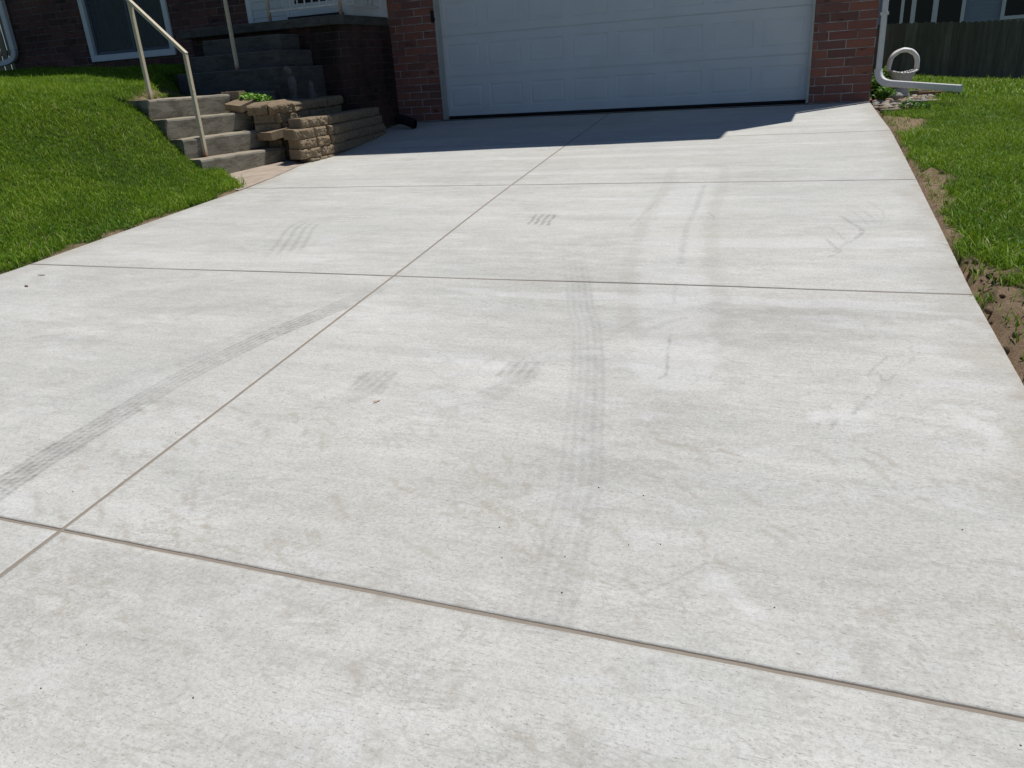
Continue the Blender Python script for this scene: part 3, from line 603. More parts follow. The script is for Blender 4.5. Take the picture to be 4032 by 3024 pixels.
# lower level window
def window(x0, x1, z0, z1, y, parent, fw=.085, mull=True, curtain=True, mat=None):
    fr = MB(); m = mat or MT['white']
    fr.box(x0, x1, y - .03, y + .10, z0, z0 + fw); fr.box(x0, x1, y - .03, y + .10, z1 - fw, z1); fr.box(x0, x0 + fw, y - .03, y + .10, z0 + fw, z1 - fw); fr.box(x1 - fw, x1, y - .03, y + .10, z0 + fw, z1 - fw)
    f = hp(fr, 'window', m, parent, bevel=.004); 
    if parent: f.matrix_parent_inverse = parent.matrix_world.inverted()
    xm = x0 + (x1 - x0) * .52
    a = MB(); i = fw
    sash = [(x0 + i, xm + .02), (xm - .02, x1 - i)] if mull else [(x0 + i, x1 - i)]
    for k, (p, q) in enumerate(sash):
        yy = y + .02 + .035 * k; t = .045
        a.box(p, q, yy, yy + .03, z0 + i, z0 + i + t); a.box(p, q, yy, yy + .03, z1 - i - t, z1 - i); a.box(p, p + t, yy, yy + .03, z0 + i + t, z1 - i - t); a.box(q - t, q, yy, yy + .03, z0 + i + t, z1 - i - t)
    fo = hp(a, 'frame', MT['sash'], f, bevel=.003); fo.matrix_parent_inverse = f.matrix_world.inverted()
    g = MB()
    for k, (p, q) in enumerate(sash):
        yy = y + .03 + .035 * k; g.add([(p + .03, yy, z0 + i), (q - .03, yy, z0 + i), (q - .03, yy, z1 - i), (p + .03, yy, z1 - i)], [(0, 1, 2, 3)])
    o = hp(g, 'pane', MT['glass'], f); o.matrix_parent_inverse = f.matrix_world.inverted()
    if curtain:
        cb = MB(); n = 60; xs = np.linspace(x0 + i, x1 - i, n + 1); vs = []
        for x in xs: yy = y + .22 + .03 * math.sin(x * 42) + .02 * math.sin(x * 17); vs += [(x, yy, z0 + .12), (x, yy, z1)]
        cb.add(vs, [(2 * k, 2 * k + 2, 2 * k + 3, 2 * k + 1) for k in range(n)]); o = hp(cb, 'curtain', MT['curtain'], f, smooth=True, fixn=False); o.matrix_parent_inverse = f.matrix_world.inverted()
    return f
YW = 9.85
window(-10.66, -9.0, 1.635, 2.95, YW, house, .088).matrix_parent_inverse = Matrix.Translation(house.location).inverted()
# (the window sits proud of the brick; a dark recess behind the panes)
# white entry vestibule
ent = MB(); ent.prism([(-7.555, 9.80), (-5.98, 9.80), (-5.762, 10.41), (-5.762, 10.7), (-7.555, 10.7)], 1.70, 3.38)
hp(ent, 'entry_wall', MT['siding'])
def laps(mb, p, q, z0, z1, pitch=.0985):
    # lapped boards along the line p -> q, facing right of that direction
    p, q = Vector((*p, 0)), Vector((*q, 0)); t = (q - p).normalized(); nn = Vector((t.y, -t.x, 0)); z = z0
    while z < z1:
        a, b = z, min(z + pitch, z1); A, B = Vector((0, 0, a)), Vector((0, 0, b))
        mb.add([p + nn * .016 + A, q + nn * .016 + A, q + nn * .003 + B, p + nn * .003 + B, p + A, q + A], [(0, 1, 2, 3), (4, 5, 1, 0)]); z += pitch
lap = MB(); laps(lap, (-7.49, 9.80), (-6.93, 9.80), 1.80, 3.3); hp(lap, 'siding', MT['siding'], fixn=False)
lap = MB(); laps(lap, (-5.96, 9.857), (-5.785, 10.345), 1.80, 3.3); hp(lap, 'siding', MT['siding'], fixn=False)
for pl in ([(-7.57, 9.77), (-7.49, 9.77), (-7.49, 9.80), (-7.57, 9.80)], [(-6.06, 9.77), (-5.975, 9.765), (-5.935, 9.87), (-5.962, 9.875), (-5.99, 9.798), (-6.06, 9.798)], [(-5.79, 10.33), (-5.765, 10.32), (-5.748, 10.435), (-5.762, 10.44)], [(-6.93, 9.765), (-6.875, 9.765), (-6.875, 9.80), (-6.93, 9.80)]):
    hp(MB().prism(pl, 1.86, 3.38), 'corner_trim', MT['white'])
dd = MB(); dd.box(-6.872, -6.062, 9.785, 9.80, 1.965, 3.3); dd.box(-6.872, -6.062, 9.770, 9.785, 1.965, 2.115); dd.box(-6.872, -6.775, 9.770, 9.785, 2.115, 3.3); dd.box(-6.115, -6.062, 9.770, 9.785, 2.115, 3.3)
ed = hp(dd, 'entry_door', MT['white'])
o = hp(MB().box(-6.775, -6.115, 9.778, 9.784, 2.115, 3.2), 'pane', MT['rubber'], ed); o.matrix_parent_inverse = ed.matrix_world.inverted()
o = hp(MB().box(-6.90, -6.03, 9.74, 9.79, 1.925, 1.963), 'door_sill', MT['rubber'], ed); o.matrix_parent_inverse = ed.matrix_world.inverted()

# ------------------------------------------------------------------ porch, steps and their rails
porch = empty('front_porch', (-6.5, 9.4, 1.1), 'raised concrete porch slab on dark brick below the white entry', 'porch')
def part(mb, name, m, par, **kw):
    o = mb.build(name, m, None, **kw); o.parent = par; o.matrix_parent_inverse = Matrix.Translation(par.location).inverted(); return o
def part2(mb, name, m, par, top, **kw):
    o = part(mb, name, m, top, **kw); o.parent = par; o.matrix_parent_inverse = par.matrix_world.inverted() if False else Matrix.Identity(4); return o
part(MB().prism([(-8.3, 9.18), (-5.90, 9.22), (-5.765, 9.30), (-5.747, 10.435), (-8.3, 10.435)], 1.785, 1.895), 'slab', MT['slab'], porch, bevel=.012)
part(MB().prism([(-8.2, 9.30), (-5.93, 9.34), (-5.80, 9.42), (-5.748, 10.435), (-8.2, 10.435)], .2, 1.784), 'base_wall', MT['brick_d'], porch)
def irregular(o, amp, cuts=0):
    me = o.data
    for v_ in me.vertices: n_ = noise.noise_vector(v_.co * 6); v_.co += n_ * amp
ust = empty('concrete_steps', (-7.0, 8.7, 1.07), 'shaded upper flight of grey concrete steps climbing to the porch', 'steps', 'concrete steps to the front door')
zz = 1.06
for k, (y0, z1, xr) in enumerate(((8.30, 1.325, -6.15), (8.58, 1.52, -6.29), (8.87, 1.715, -6.45))):
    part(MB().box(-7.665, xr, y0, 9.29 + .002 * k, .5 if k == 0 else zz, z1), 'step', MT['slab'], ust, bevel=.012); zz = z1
ste = empty('concrete_steps', (-5.64, 6.19, .3), 'sunlit lower flight of four worn concrete steps beside the grass bank', 'steps', 'concrete steps to the front door')
S = Vector((-5.638, 6.193, 0)); ad = Vector((-.984, .179, 0)); ed_ = Vector((.179, .984, 0))
def stepbox(k):
    z1 = .5 + .189 * k; z0 = .12 if k == 0 else .5 + .189 * (k - 1); TR = .212; d0 = TR * k; d1 = TR * 3 + .75 + .002 * k; wd = 1.12
    n = 26; m = 6; mb = MB(); P = lambda a, e, z: S + ad * a + ed_ * e + Vector((0, 0, z))
    vs = []; rows = [(d0 + .012, z0), (d0 + .006, z0 + (z1 - z0) * .35), (d0 + .002, z0 + (z1 - z0) * .7), (d0, z1 - .022), (d0 + .008, z1 - .006), (d0 + .024, z1), (d0 + .11, z1 - .001), (d0 + .22, z1), (d1, z1)]
    for a, z in rows:
        for i in range(n + 1):
            e = -.0 + wd * i / n; p = P(a, e, z); q = noise.noise_vector(Vector((p.x * 7, p.y * 7, p.z * 7 + k))); p += q * .006; 
            if z > z0: p.z += -.004 * abs(noise.noise(Vector((e * 9, k * 3.1, z))))
            vs.append(p)
    R_ = len(rows); fs = [(r * (n + 1) + i, r * (n + 1) + i + 1, (r + 1) * (n + 1) + i + 1, (r + 1) * (n + 1) + i) for r in range(R_ - 1) for i in range(n)]
    b0 = len(vs); vs += [P(d1, 0, z0), P(d1, wd, z0)]
    fs.append(tuple(r * (n + 1) for r in range(R_)) + (b0,)); fs.append(tuple(reversed([r * (n + 1) + n for r in range(R_)])) + ()); fs[-1] = (b0 + 1,) + fs[-1]
    fs.append((b0, b0 + 1) + tuple((R_ - 1) * (n + 1) + i for i in range(n, -1, -1)))
    mb.add(vs, fs); return mb
for k in range(4): part(stepbox(k), 'step', MT['conc'], ste)
part(MB().prism([(-6.36, 6.33), (-6.17, 7.36), (-6.22, 8.32), (-7.70, 8.32), (-7.32, 7.7), (-6.8, 6.9), (-6.6, 6.42)], .7, 1.0655), 'landing', MT['conc'], ste, bevel=.01)

def square_tube(mb, pts, w_=.032): mb.sweep(pts, rect(w_, w_), up=Vector((.18, .98, 0)))
def rust_attr(o, z0, h=.10):
    me = o.data; at = me.attributes.new('rust', 'FLOAT', 'POINT'); at.data.foreach_set('value', [max(0, 1 - abs(v_.co.z - z0) / h) if True else 0 for v_ in me.vertices])
def post(x, y, z0, z1, w_=.034, lean=(0, 0)):
    mb = MB(); n = 12; vs = []
    for i in range(n + 1):
        t = i / n; 
        for dx, dy in ((-1, -1), (1, -1), (1, 1), (-1, 1)): vs.append((x + dx * w_ / 2 + lean[0] * t, y + dy * w_ / 2 + lean[1] * t, z0 + (z1 - z0) * t))
    mb.add(vs, [(i * 4 + j, i * 4 + (j + 1) % 4, i * 4 + 4 + (j + 1) % 4, i * 4 + 4 + j) for i in range(n) for j in range(4)] + [(0, 3, 2, 1), (n * 4, n * 4 + 1, n * 4 + 2, n * 4 + 3)]); return mb
hr = empty('handrail', (-5.79, 6.45, .5), 'cream painted metal handrail with rusty feet beside the sunlit lower steps', 'handrail')
p1, p2 = (-5.793, 6.446), (-6.43, 6.54)
o = part(post(*p1, .495, 1.462), 'post', MT['rail'], hr); rust_attr(o, .5, .09)
o = part(post(*p2, 1.06, 1.985), 'post', MT['rail'], hr); rust_attr(o, 1.07, .06)
o = part(MB().sweep([(p1[0] + .012, p1[1], 1.452), (p2[0] - .02, p2[1], 1.992)], rect(.036, .030)), 'rail', MT['rail'], hr); rust_attr(o, -9)
h2 = empty('handrail', (-6.78, 8.4, 1.32), 'cream painted handrail post standing on the shaded upper steps', 'handrail')
o = part(post(-6.78, 8.385, 1.32, 2.22, .034), 'post', MT['rail'], h2); rust_attr(o, 1.32, .05)
o = part(MB().sweep([(-6.78, 8.36, 2.21), (-6.875, 9.33, 2.82)], rect(.036, .03)), 'rail', MT['rail'], h2); rust_attr(o, -9)
prl = empty('porch_railing', (-6.3, 9.34, 1.89), 'white metal balustrade with rusty posts at the edge of the porch slab', 'railing')
for x, y in ((-6.885, 9.33), (-5.80, 9.33)): o = part(post(x, y, 1.885, 2.86, .036), 'post', MT['rail'], prl); rust_attr(o, 1.89, .22)
mb = MB(); mb.box(-6.867, -5.818, 9.316, 9.344, 2.005, 2.027); part(mb, 'bottom_rail', MT['wht_rail'], prl)
part(MB().box(-6.90, -5.79, 9.312, 9.348, 2.84, 2.87), 'top_rail', MT['wht_rail'], prl)
mb = MB(); mb.box(-5.812, -5.788, 9.35, 10.40, 2.005, 2.027); part(mb, 'bottom_rail', MT['wht_rail'], prl)
part(MB().box(-5.818, -5.782, 9.35, 10.40, 2.84, 2.87), 'top_rail', MT['wht_rail'], prl)
for i in range(9): part(MB().box(-6.76 + .111 * i - .007, -6.76 + .111 * i + .007, 9.323, 9.337, 2.026, 2.842), 'baluster', MT['wht_rail'], prl)
for i in range(9): part(MB().box(-5.807, -5.793, 9.45 + .105 * i - .007, 9.45 + .105 * i + .007, 2.026, 2.842), 'baluster', MT['wht_rail'], prl)

# ------------------------------------------------------------------ dry-stacked split-face blocks (every block its own thing)
def block_mesh(L, D, H, seed, rough=True):
    nx, nz = 26, 11; mb = MB(); sd_ = Vector((seed * 3.7, seed * 1.3, seed * 5.1)); vs = []
    for k in range(nz + 1):
        for i in range(nx + 1):
            x = -L / 2 + L * i / nx; z = H * k / nz
            ed2 = min(min(i, nx - i) / nx * L, min(k, nz - k) / nz * H)
            n1 = noise.fractal(Vector((x * 16, 0, z * 16)) + sd_, 1.0, 2.0, 4); n2 = noise.noise(Vector((x * 60, 1, z * 60)) + sd_)
            y = -D / 2 + ((.019 * n1 + .009 * n2) * min(1, ed2 / .014) - .008 + .018 * max(0, 1 - ed2 / .022) ** 2 if rough else .0015 * n2 + .004 * max(0, 1 - ed2 / .01))
            jx = .0035 * noise.noise(Vector((x * 30, 7, z * 30)) + sd_) if rough else 0
            vs.append((x + jx, y, z + .0025 * noise.noise(Vector((x * 25, 3, z * 9)) + sd_)))
    fs = [(k * (nx + 1) + i, k * (nx + 1) + i + 1, (k + 1) * (nx + 1) + i + 1, (k + 1) * (nx + 1) + i) for k in range(nz) for i in range(nx)]
    n = len(vs); tp = .86; c = .003
    vs += [(-L / 2 * tp, D / 2, 0), (L / 2 * tp, D / 2, 0), (L / 2 * tp, D / 2, H), (-L / 2 * tp, D / 2, H)]
    fs += [tuple(range(nz * (nx + 1), (nz + 1) * (nx + 1))) + (n + 2, n + 3), tuple(reversed(range(nx + 1))) + (n, n + 1),
           tuple(k * (nx + 1) for k in range(nz, -1, -1)) [::-1] + (n + 3, n), tuple(k * (nx + 1) + nx for k in range(nz, -1, -1)) + (n + 1, n + 2), (n + 1, n, n + 3, n + 2)]
    mb.add(vs, fs); return mb
bid = [0]; MESH = {}
def place_block(x, y, z, ang, L, label, group, D=.2, H=.0985, tilt=(0, 0), rough=True):
    bid[0] += 1
    o = block_mesh(L, D, H, bid[0], rough).build('retaining_block', MT['block'], smooth=False)
    o.location = (x, y, z); o.rotation_euler = (tilt[0], tilt[1], ang)
    return tag(o, label, 'block', group)
def path_at(P, s):
    for (x0, y0), (x1, y1) in zip(P[:-1], P[1:]):
        L = math.hypot(x1 - x0, y1 - y0)
        if s <= L: t = s / L; return (x0 + (x1 - x0) * t, y0 + (y1 - y0) * t), math.atan2(y1 - y0, x1 - x0)
        s -= L
    L = math.hypot(P[-1][0] - P[-2][0], P[-1][1] - P[-2][1]); return (P[-1][0] + (P[-1][0] - P[-2][0]) / L * s, P[-1][1] + (P[-1][1] - P[-2][1]) / L * s), math.atan2(P[-1][1] - P[-2][1], P[-1][0] - P[-2][0])
PL = crm([(-5.065, 6.985), (-5.0, 7.24), (-4.985, 7.5), (-5.02, 7.8), (-5.1, 8.2), (-5.24, 8.9), (-5.36, 9.3)], 5)
PU = crm([(-5.77, 7.15), (-5.54, 7.21), (-5.39, 7.35), (-5.38, 7.7), (-5.48, 8.2), (-5.66, 8.8), (-5.78, 9.2)], 5)
ORD = ['first', 'second', 'third', 'fourth', 'fifth', 'sixth', 'seventh', 'eighth', 'ninth', 'tenth']
CN = ['half buried bottom', 'lowest full', 'second', 'third', 'top']
br = random.Random(11)
lay = {0: (.29, [.27, .22, .20], 0.10, .02), 1: (.39, [.285, .235, .30, .31, .30, .31, .30, .29], 0.0, .010), 2: (.489, [.235, .215, .30, .30, .31, .30, .30, .31], .02, .0), 3: (.588, [.275, .20, .28, .31, .30, .31, .30, .29], -.03, -.003), 4: (.687, [.24, .21, .27, .28, .30, .30, .31, .24], .10, -.035)}
for c, (z, lens, s0, out) in lay.items():
    s = s0
    for i, L in enumerate(lens):
        gap = .045 if (c in (2, 3) and i == 2) else .006
        s += gap; (x, y), a = path_at(PL, s + L / 2); s += L; L -= .006
        if y > 9.4: break
        nx_, ny_ = math.sin(a), -math.cos(a)
        oo = out + br.uniform(-.006, .006) - .1
        place_block(x + nx_ * oo, y + ny_ * oo, z + br.uniform(-.001, .001), a + br.uniform(-.03, .03), L,
                    '%s tan rough block from the steps, %s course of the lower curved wall' % (ORD[i], CN[c]), 'blocks of the lower curved wall')
for c, (z, lens, s0, out) in {0: (.648, [.29] * 7, .06, -.01), 1: (.747, [.24, .26, .24, .30, .30, .30, .28], .06, -.008), 2: (.855, [.23, .25, .26, .29, .30, .30, .30], .0, -.004)}.items():
    s = s0
    for i, L in enumerate(lens):
        s += .012; (x, y), a = path_at(PU, s + L / 2); s += L
        nx_, ny_ = math.sin(a), -math.cos(a); oo = out + br.uniform(-.012, .012) - .1
        place_block(x + nx_ * oo, y + ny_ * oo, z, a + br.uniform(-.12, .12), L - .006,
                    '%s tan block from the steps, %s course of the upper garden wall' % (ORD[i], ['bottom', 'middle', 'capping'][c]), 'blocks of the upper garden wall', .22 if c == 2 else .2, .0985, (R([9, 11, 9, 3, 3, 2, 2][i]) if c == 2 else 0, R(br.uniform(-3, 3)) if c == 2 else 0))
LG = 'loose blocks stacked beside the steps'
place_block(-5.50, 7.20, .600, R(-20), .27, 'loose smooth tan block overhanging the end of the lowest step', LG, .24, .08, (R(7), 0), rough=False)
place_block(-5.53, 7.36, .488, R(10), .25, 'dark block propping the loose block on the lowest step', LG, .16, .095)
place_block(-5.66, 7.48, .675, R(15), .30, 'thin tan block lying flat behind the overhanging loose block', LG, .2, .06, rough=False)
place_block(-5.66, 7.62, .736, R(25), .29, 'upper of the two tan slabs lying at the end of the second step', LG, .2, .07, rough=False)
place_block(-5.86, 7.48, .70, R(40), .26, 'dark block wedged behind the end of the second step', LG, .2, .1)
place_block(-5.93, 7.29, .915, R(-12), .25, 'tan slab tilted against the end of the third step', LG, .24, .07, (R(14), R(7)), rough=False)
place_block(-6.11, 7.42, 1.0, R(15), .20, 'tan block at landing level beside the green plant', LG, .2, .09, rough=False)
tag(MB().prism([(-5.17, 7.1), (-5.14, 7.6), (-5.28, 8.4), (-5.5, 9.4), (-5.8, 9.6), (-6.3, 9.4), (-6.2, 7.5), (-5.6, 7.35)], .1, .60).build('planter_soil', MT['garden']), 'dark soil behind the lower curved wall', 'soil', kind='structure')
tag(MB().prism([(-5.95, 7.32), (-5.66, 7.38), (-5.58, 7.8), (-5.66, 8.3), (-5.86, 8.9), (-5.95, 9.6), (-6.6, 9.6), (-6.5, 8.45), (-6.2, 7.9), (-6.05, 7.5)], .1, .905).build('garden_soil', MT['garden']), 'dark soil of the terrace below the porch', 'soil', kind='structure')

# leafy plants
def leaf_plant(name, centers, n, spread, hgt, size, mat, label, cat, group=None, seed=1):
    r = random.Random(seed); mb = MB(); st = MB(); root = empty(name, centers[0], label, cat, group)
    for cx, cy, cz in centers:
        for k in range(n):
            a = r.uniform(0, 6.28); d = spread * math.sqrt(r.random()); h = hgt * (r.uniform(.25, 1.0)) * (1 - .45 * (d / spread) ** 2)
            p = Vector((cx + d * math.cos(a), cy + d * math.sin(a), cz + h)); L = size * r.uniform(.6, 1.25); wd = L * r.uniform(.32, .48)
            m = Matrix.Translation(p) @ Matrix.Rotation(r.uniform(0, 6.28), 4, 'Z') @ Matrix.Rotation(r.uniform(-.9, .55), 4, 'Y') @ Matrix.Rotation(r.uniform(-.5, .5), 4, 'X')
            vs = [m @ Vector(q) for q in ((0, 0, 0), (L * .35, wd, .12 * L), (L * .75, wd * .75, .06 * L), (L, 0, -.10 * L), (L * .75, -wd * .75, .06 * L), (L * .35, -wd, .12 * L), (L * .5, 0, 0))]
            mb.add(vs, [(0, 1, 6), (1, 2, 6), (2, 3, 6), (3, 4, 6), (4, 5, 6), (5, 0, 6)])
            if k % 3 == 0: st.sweep([(cx + .25 * d * math.cos(a), cy + .25 * d * math.sin(a), cz - .02), tuple(p)], rect(.004, .004))
    part(mb, 'foliage', mat, root, fixn=False); part(st, 'stem', MT['leaf'], root); return root
leaf_plant('ground_cover_plant', [(-5.90, 7.42, .96), (-5.78, 7.44, .95), (-6.0, 7.46, .98)], 110, .11, .085, .042, MT['leaf2'], 'bright sunlit green ground cover plant beside the landing', 'plant')
leaf_plant('leafy_plant', [(.60, 10.95, .50), (.55, 11.15, .5)], 170, .16, .36, .055, MT['leaf'], 'green leafy plant growing behind the downspout at the garage corner', 'plant', 'leafy plants by the downspout', 3)
leaf_plant('leafy_plant', [(.62, 10.62, .5)], 150, .11, .16, .05, MT['leaf'], 'low leafy plant between river stones and downspout elbow', 'plant', 'leafy plants by the downspout', 5)
leaf_plant('grass_weed', [(.80, 9.68, .47), (.95, 9.66, .46)], 45, .10, .09, .035, MT['leaf'], 'weedy green tuft between the stones and the bare soil', 'weed', None, 6)

# garden statues in the shade
def lathe(mb, prof, n=20, mat=None, sx=1, sy=1):
    vs = []
    for r, z in prof:
        for i in range(n): a = 2 * math.pi * i / n; p = Vector((r * math.cos(a) * sx, r * math.sin(a) * sy, z)); vs.append(mat @ p if mat else p)
    m = len(prof); mb.add(vs, [(k * n + i, k * n + (i + 1) % n, (k + 1) * n + (i + 1) % n, (k + 1) * n + i) for k in range(m - 1) for i in range(n)] + [tuple(range(n - 1, -1, -1)), tuple(range((m - 1) * n, m * n))]); return mb
stt = empty('garden_statue', (-5.90, 8.2, .9), 'taller pale weathered garden statue standing in deep shade beside the upper steps', 'statue', 'garden statues')
part(lathe(MB(), [(.06, 0), (.065, .03), (.042, .06), (.036, .13), (.052, .20), (.055, .26), (.040, .31), (.022, .335)], mat=Matrix.Translation((-5.885, 8.2, .895)), sy=.8), 'body', MT['statue'], stt, smooth=True)
part(lathe(MB(), [(.006, -.055), (.026, -.042), (.038, 0), (.034, .03), (.018, .052), (.004, .062)], mat=Matrix.Translation((-5.905, 8.185, 1.275)) @ Matrix.Rotation(R(-38), 4, 'Y')), 'head', MT['statue'], stt, smooth=True)
s2 = empty('garden_statue', (-5.84, 8.5, .9), 'small squat garden statue in deep shade on the terrace below the porch', 'statue', 'garden statues')
part(lathe(MB(), [(.045, 0), (.05, .04), (.046, .12), (.03, .165), (.036, .20), (.030, .235), (.008, .255)], mat=Matrix.Translation((-5.84, 8.5, .895))), 'body', MT['statue'], s2, smooth=True)

# black drain pipe end
dp = empty('drain_pipe', (-5.30, 9.45, .46), 'black corrugated drain pipe end lying by the garage corner', 'pipe')
mb = MB(); pts = []
n = 14; vs = []; fs = []
for i in range(15):
    t = i / 14; c_ = Vector((-5.42 + .34 * t, 9.75 - .12 * t, .60 - .075 * t + .02 * math.sin(t * 3))); rr = .060 + .006 * (i % 2)
    for j in range(n): a = 2 * math.pi * j / n; vs.append(c_ + Vector((.2 * rr * math.sin(a), rr * math.cos(a), rr * math.sin(a))))
fs = [(i * n + j, i * n + (j + 1) % n, (i + 1) * n + (j + 1) % n, (i + 1) * n + j) for i in range(14) for j in range(n)]
mb.add(vs, fs); part(mb, 'hose', MT['rubber'], dp)

# ------------------------------------------------------------------ downspouts
def bend(p0, pc, p1, k=6):
    p0, pc, p1 = map(Vector, (p0, pc, p1)); return [tuple(p0.lerp(pc, t).lerp(pc.lerp(p1, t), t)) for t in [i / k for i in range(k + 1)]]
d1 = empty('downspout', (.51, 10.43, .7), 'white metal downspout on the right garage corner with long elbow over the lawn', 'downspout')
mb = MB(); mb.sweep([(.512, 10.42, 5.2), (.512, 10.42, .86)], rrect(.062, .075, .012), up=Vector((0, 1, 0))); part(mb, 'pipe', MT['spout'], d1, smooth=False)
E0, EC, E1 = (.512, 10.42, .86), (.512, 10.42, .715), (.65, 10.338, .700)
def elbow(pts, w_, h_):
    mb = MB(); prof = rrect(w_, h_, .012); n = len(prof); pts = [Vector(p) for p in pts]; side = Vector((pts[-1] - pts[-2]).to_tuple()); side.z = 0; side.normalize(); lat = Vector((-side.y, side.x, 0)); vs = []
    for i, p in enumerate(pts):
        t = (pts[min(i + 1, len(pts) - 1)] - pts[max(i - 1, 0)]).normalized(); u = lat.cross(t).normalized() * -1; s_ = 1 + .02 * (i % 2)
        vs += [p + lat * a * s_ + u * b * s_ for a, b in prof]
    mb.add(vs, [(i * n + j, i * n + (j + 1) % n, (i + 1) * n + (j + 1) % n, (i + 1) * n + j) for i in range(len(pts) - 1) for j in range(n)] + [tuple(range(n)), tuple(range((len(pts) - 1) * n, len(pts) * n))]); return mb
part(elbow(bend(E0, EC, E1, 12), .064, .074), 'elbow', MT['spout'], d1)
part(elbow([E1, (1.31, 9.90, .632)], .060, .070), 'extension', MT['spout'], d1)
part(elbow([(1.255, 9.936, .637), (1.262, 9.931, .636)], .064, .074), 'seam_band', MT['spout'], d1)
part(MB().box(.468, .556, 10.376, 10.43, 1.42, 1.45), 'strap', MT['spout'], d1)
d2 = empty('downspout', (-12.2, 9.8, 1.8), 'shaded white downspout curving outward at the left house corner', 'downspout')
part(MB().sweep([(-12.20, 9.80, 5.1), (-12.22, 9.80, 1.92)], rrect(.10, .08, .015), up=Vector((0, 1, 0))), 'pipe', MT['spout'], d2)
part(elbow(bend((-12.22, 9.80, 1.92), (-12.22, 9.80, 1.76), (-12.42, 9.74, 1.735), 10), .08, .075), 'elbow', MT['spout'], d2)
part(elbow([(-12.42, 9.74, 1.735), (-13.3, 9.5, 1.62)], .08, .075), 'extension', MT['spout'], d2)

# ------------------------------------------------------------------ wicker basket
BK = (.79, 10.95, .525)
bk = empty('wicker_basket', BK, 'white wicker basket with tall hoop handle standing among river stones', 'basket')
mb = MB(); n = 56; prof = [(.105, 0), (.103, .03), (.098, .07), (.098, .11), (.108, .15), (.128, .20), (.150, .25), (.158, .27)]
def rim_z(a): return .035 * math.cos(a) ** 2 - .012
vs = []
for r, z in prof + [(.150, .268), (.118, .20), (.095, .12)]:
    for i in range(n):
        a = 2 * math.pi * i / n; k = z / .27
        q = 1 + .012 * math.sin(a * 28 + z * 300)
        vs.append((r * q * math.cos(a), r * .82 * q * math.sin(a), z + rim_z(a) * k ** 2))
m = len(prof) + 3; mb.add(vs, [(k * n + i, k * n + (i + 1) % n, (k + 1) * n + (i + 1) % n, (k + 1) * n + i) for k in range(m - 1) for i in range(n)] + [tuple(range(n - 1, -1, -1)), tuple(range((m - 1) * n, m * n))])
o = mb.build('body', MT['wicker'], bk, smooth=True)
def rope(path, r, n_tw, k=10, w_=1.0):
    mb = MB(); pts = [Vector(p) for p in path]; N = len(pts); vs = []
    for i, p in enumerate(pts):
        t = (pts[min(i + 1, N - 1)] - pts[max(i - 1, 0)]).normalized(); s_ = Vector((0, 1, 0)); s_ = (s_ - t * s_.dot(t)).normalized() if abs(t.y) < .9 else Vector((1, 0, 0)); u = t.cross(s_)
        for j in range(k):
            a = 2 * math.pi * j / k; rr = r * (1 + (.16 if k < 12 else .05) * math.cos(2 * a + n_tw * i)); vs.append(p + s_ * rr * w_ * math.cos(a) + u * rr * math.sin(a))
    mb.add(vs, [(i * k + j, i * k + (j + 1) % k, (i + 1) * k + (j + 1) % k, (i + 1) * k + j) for i in range(N - 1) for j in range(k)] + [tuple(range(k)), tuple(range((N - 1) * k, N * k))]); return mb
o = rope([(.158 * math.cos(a), .158 * .82 * math.sin(a), .272 + rim_z(a)) for a in [2 * math.pi * i / 96 for i in range(97)]], .013, .9, 10).build('rim', MT['wicker'], bk, smooth=True)
hp_ = []
for i in range(61):
    t = math.pi * i / 60; hp_.append((-.156 * math.cos(t) * (1 + .10 * math.sin(2 * min(t, math.pi - t)) ** 2), 0, .285 + .232 * math.sin(t) ** .8))
rope(hp_, .026, .55, 14, 1.7).build('handle', MT['hoop'], bk, smooth=True)
rope([(.105 * math.cos(a), .105 * .82 * math.sin(a), .015) for a in [2 * math.pi * i / 80 for i in range(81)]], .013, .9, 8).build('foot_ring', MT['wicker'], bk, smooth=True)
bk.rotation_euler = (0, R(1.5), R(12)); bk.scale = (1.0, 1.0, 1.0)

# ------------------------------------------------------------------ stones, pavers and bits
def pebble_mesh(r, seed, flat=.62, n=10):
    mb = MB(); vs = []; q = Vector((seed * 1.7, seed * 2.9, seed))
    for i in range(1, 7):
        th = math.pi * i / 7
        for j in range(n):
            ph = 2 * math.pi * j / n; d = Vector((math.sin(th) * math.cos(ph), math.sin(th) * math.sin(ph), math.cos(th))); k = r * (1 + .22 * noise.noise(d * 1.3 + q)); vs.append((d.x * k * 1.2, d.y * k, d.z * k * flat))
    m = len(vs); vs += [(0, 0, r * flat), (0, 0, -r * flat)]
    fs = [(i * n + j, (i + 1) * n + j, (i + 1) * n + (j + 1) % n, i * n + (j + 1) % n) for i in range(5) for j in range(n)] + [(m, j, (j + 1) % n) for j in range(n)] + [(m + 1, 5 * n + (j + 1) % n, 5 * n + j) for j in range(n)]
    mb.add(vs, fs); return mb
sr = random.Random(5); protos = []
smats = [MT['stone'], mat_plain('rosy_stone', (.27, .185, .145), .3, 12, .8), mat_plain('pale_stone', (.37, .34, .29), .25, 12, .8), mat_plain('grey_stone', (.24, .235, .215), .3, 12, .8)]
for i in range(8): protos.append(pebble_mesh(.04, i + 1).build('river_stone', smats[i % 4], smooth=True))
pos = []; tries = 0
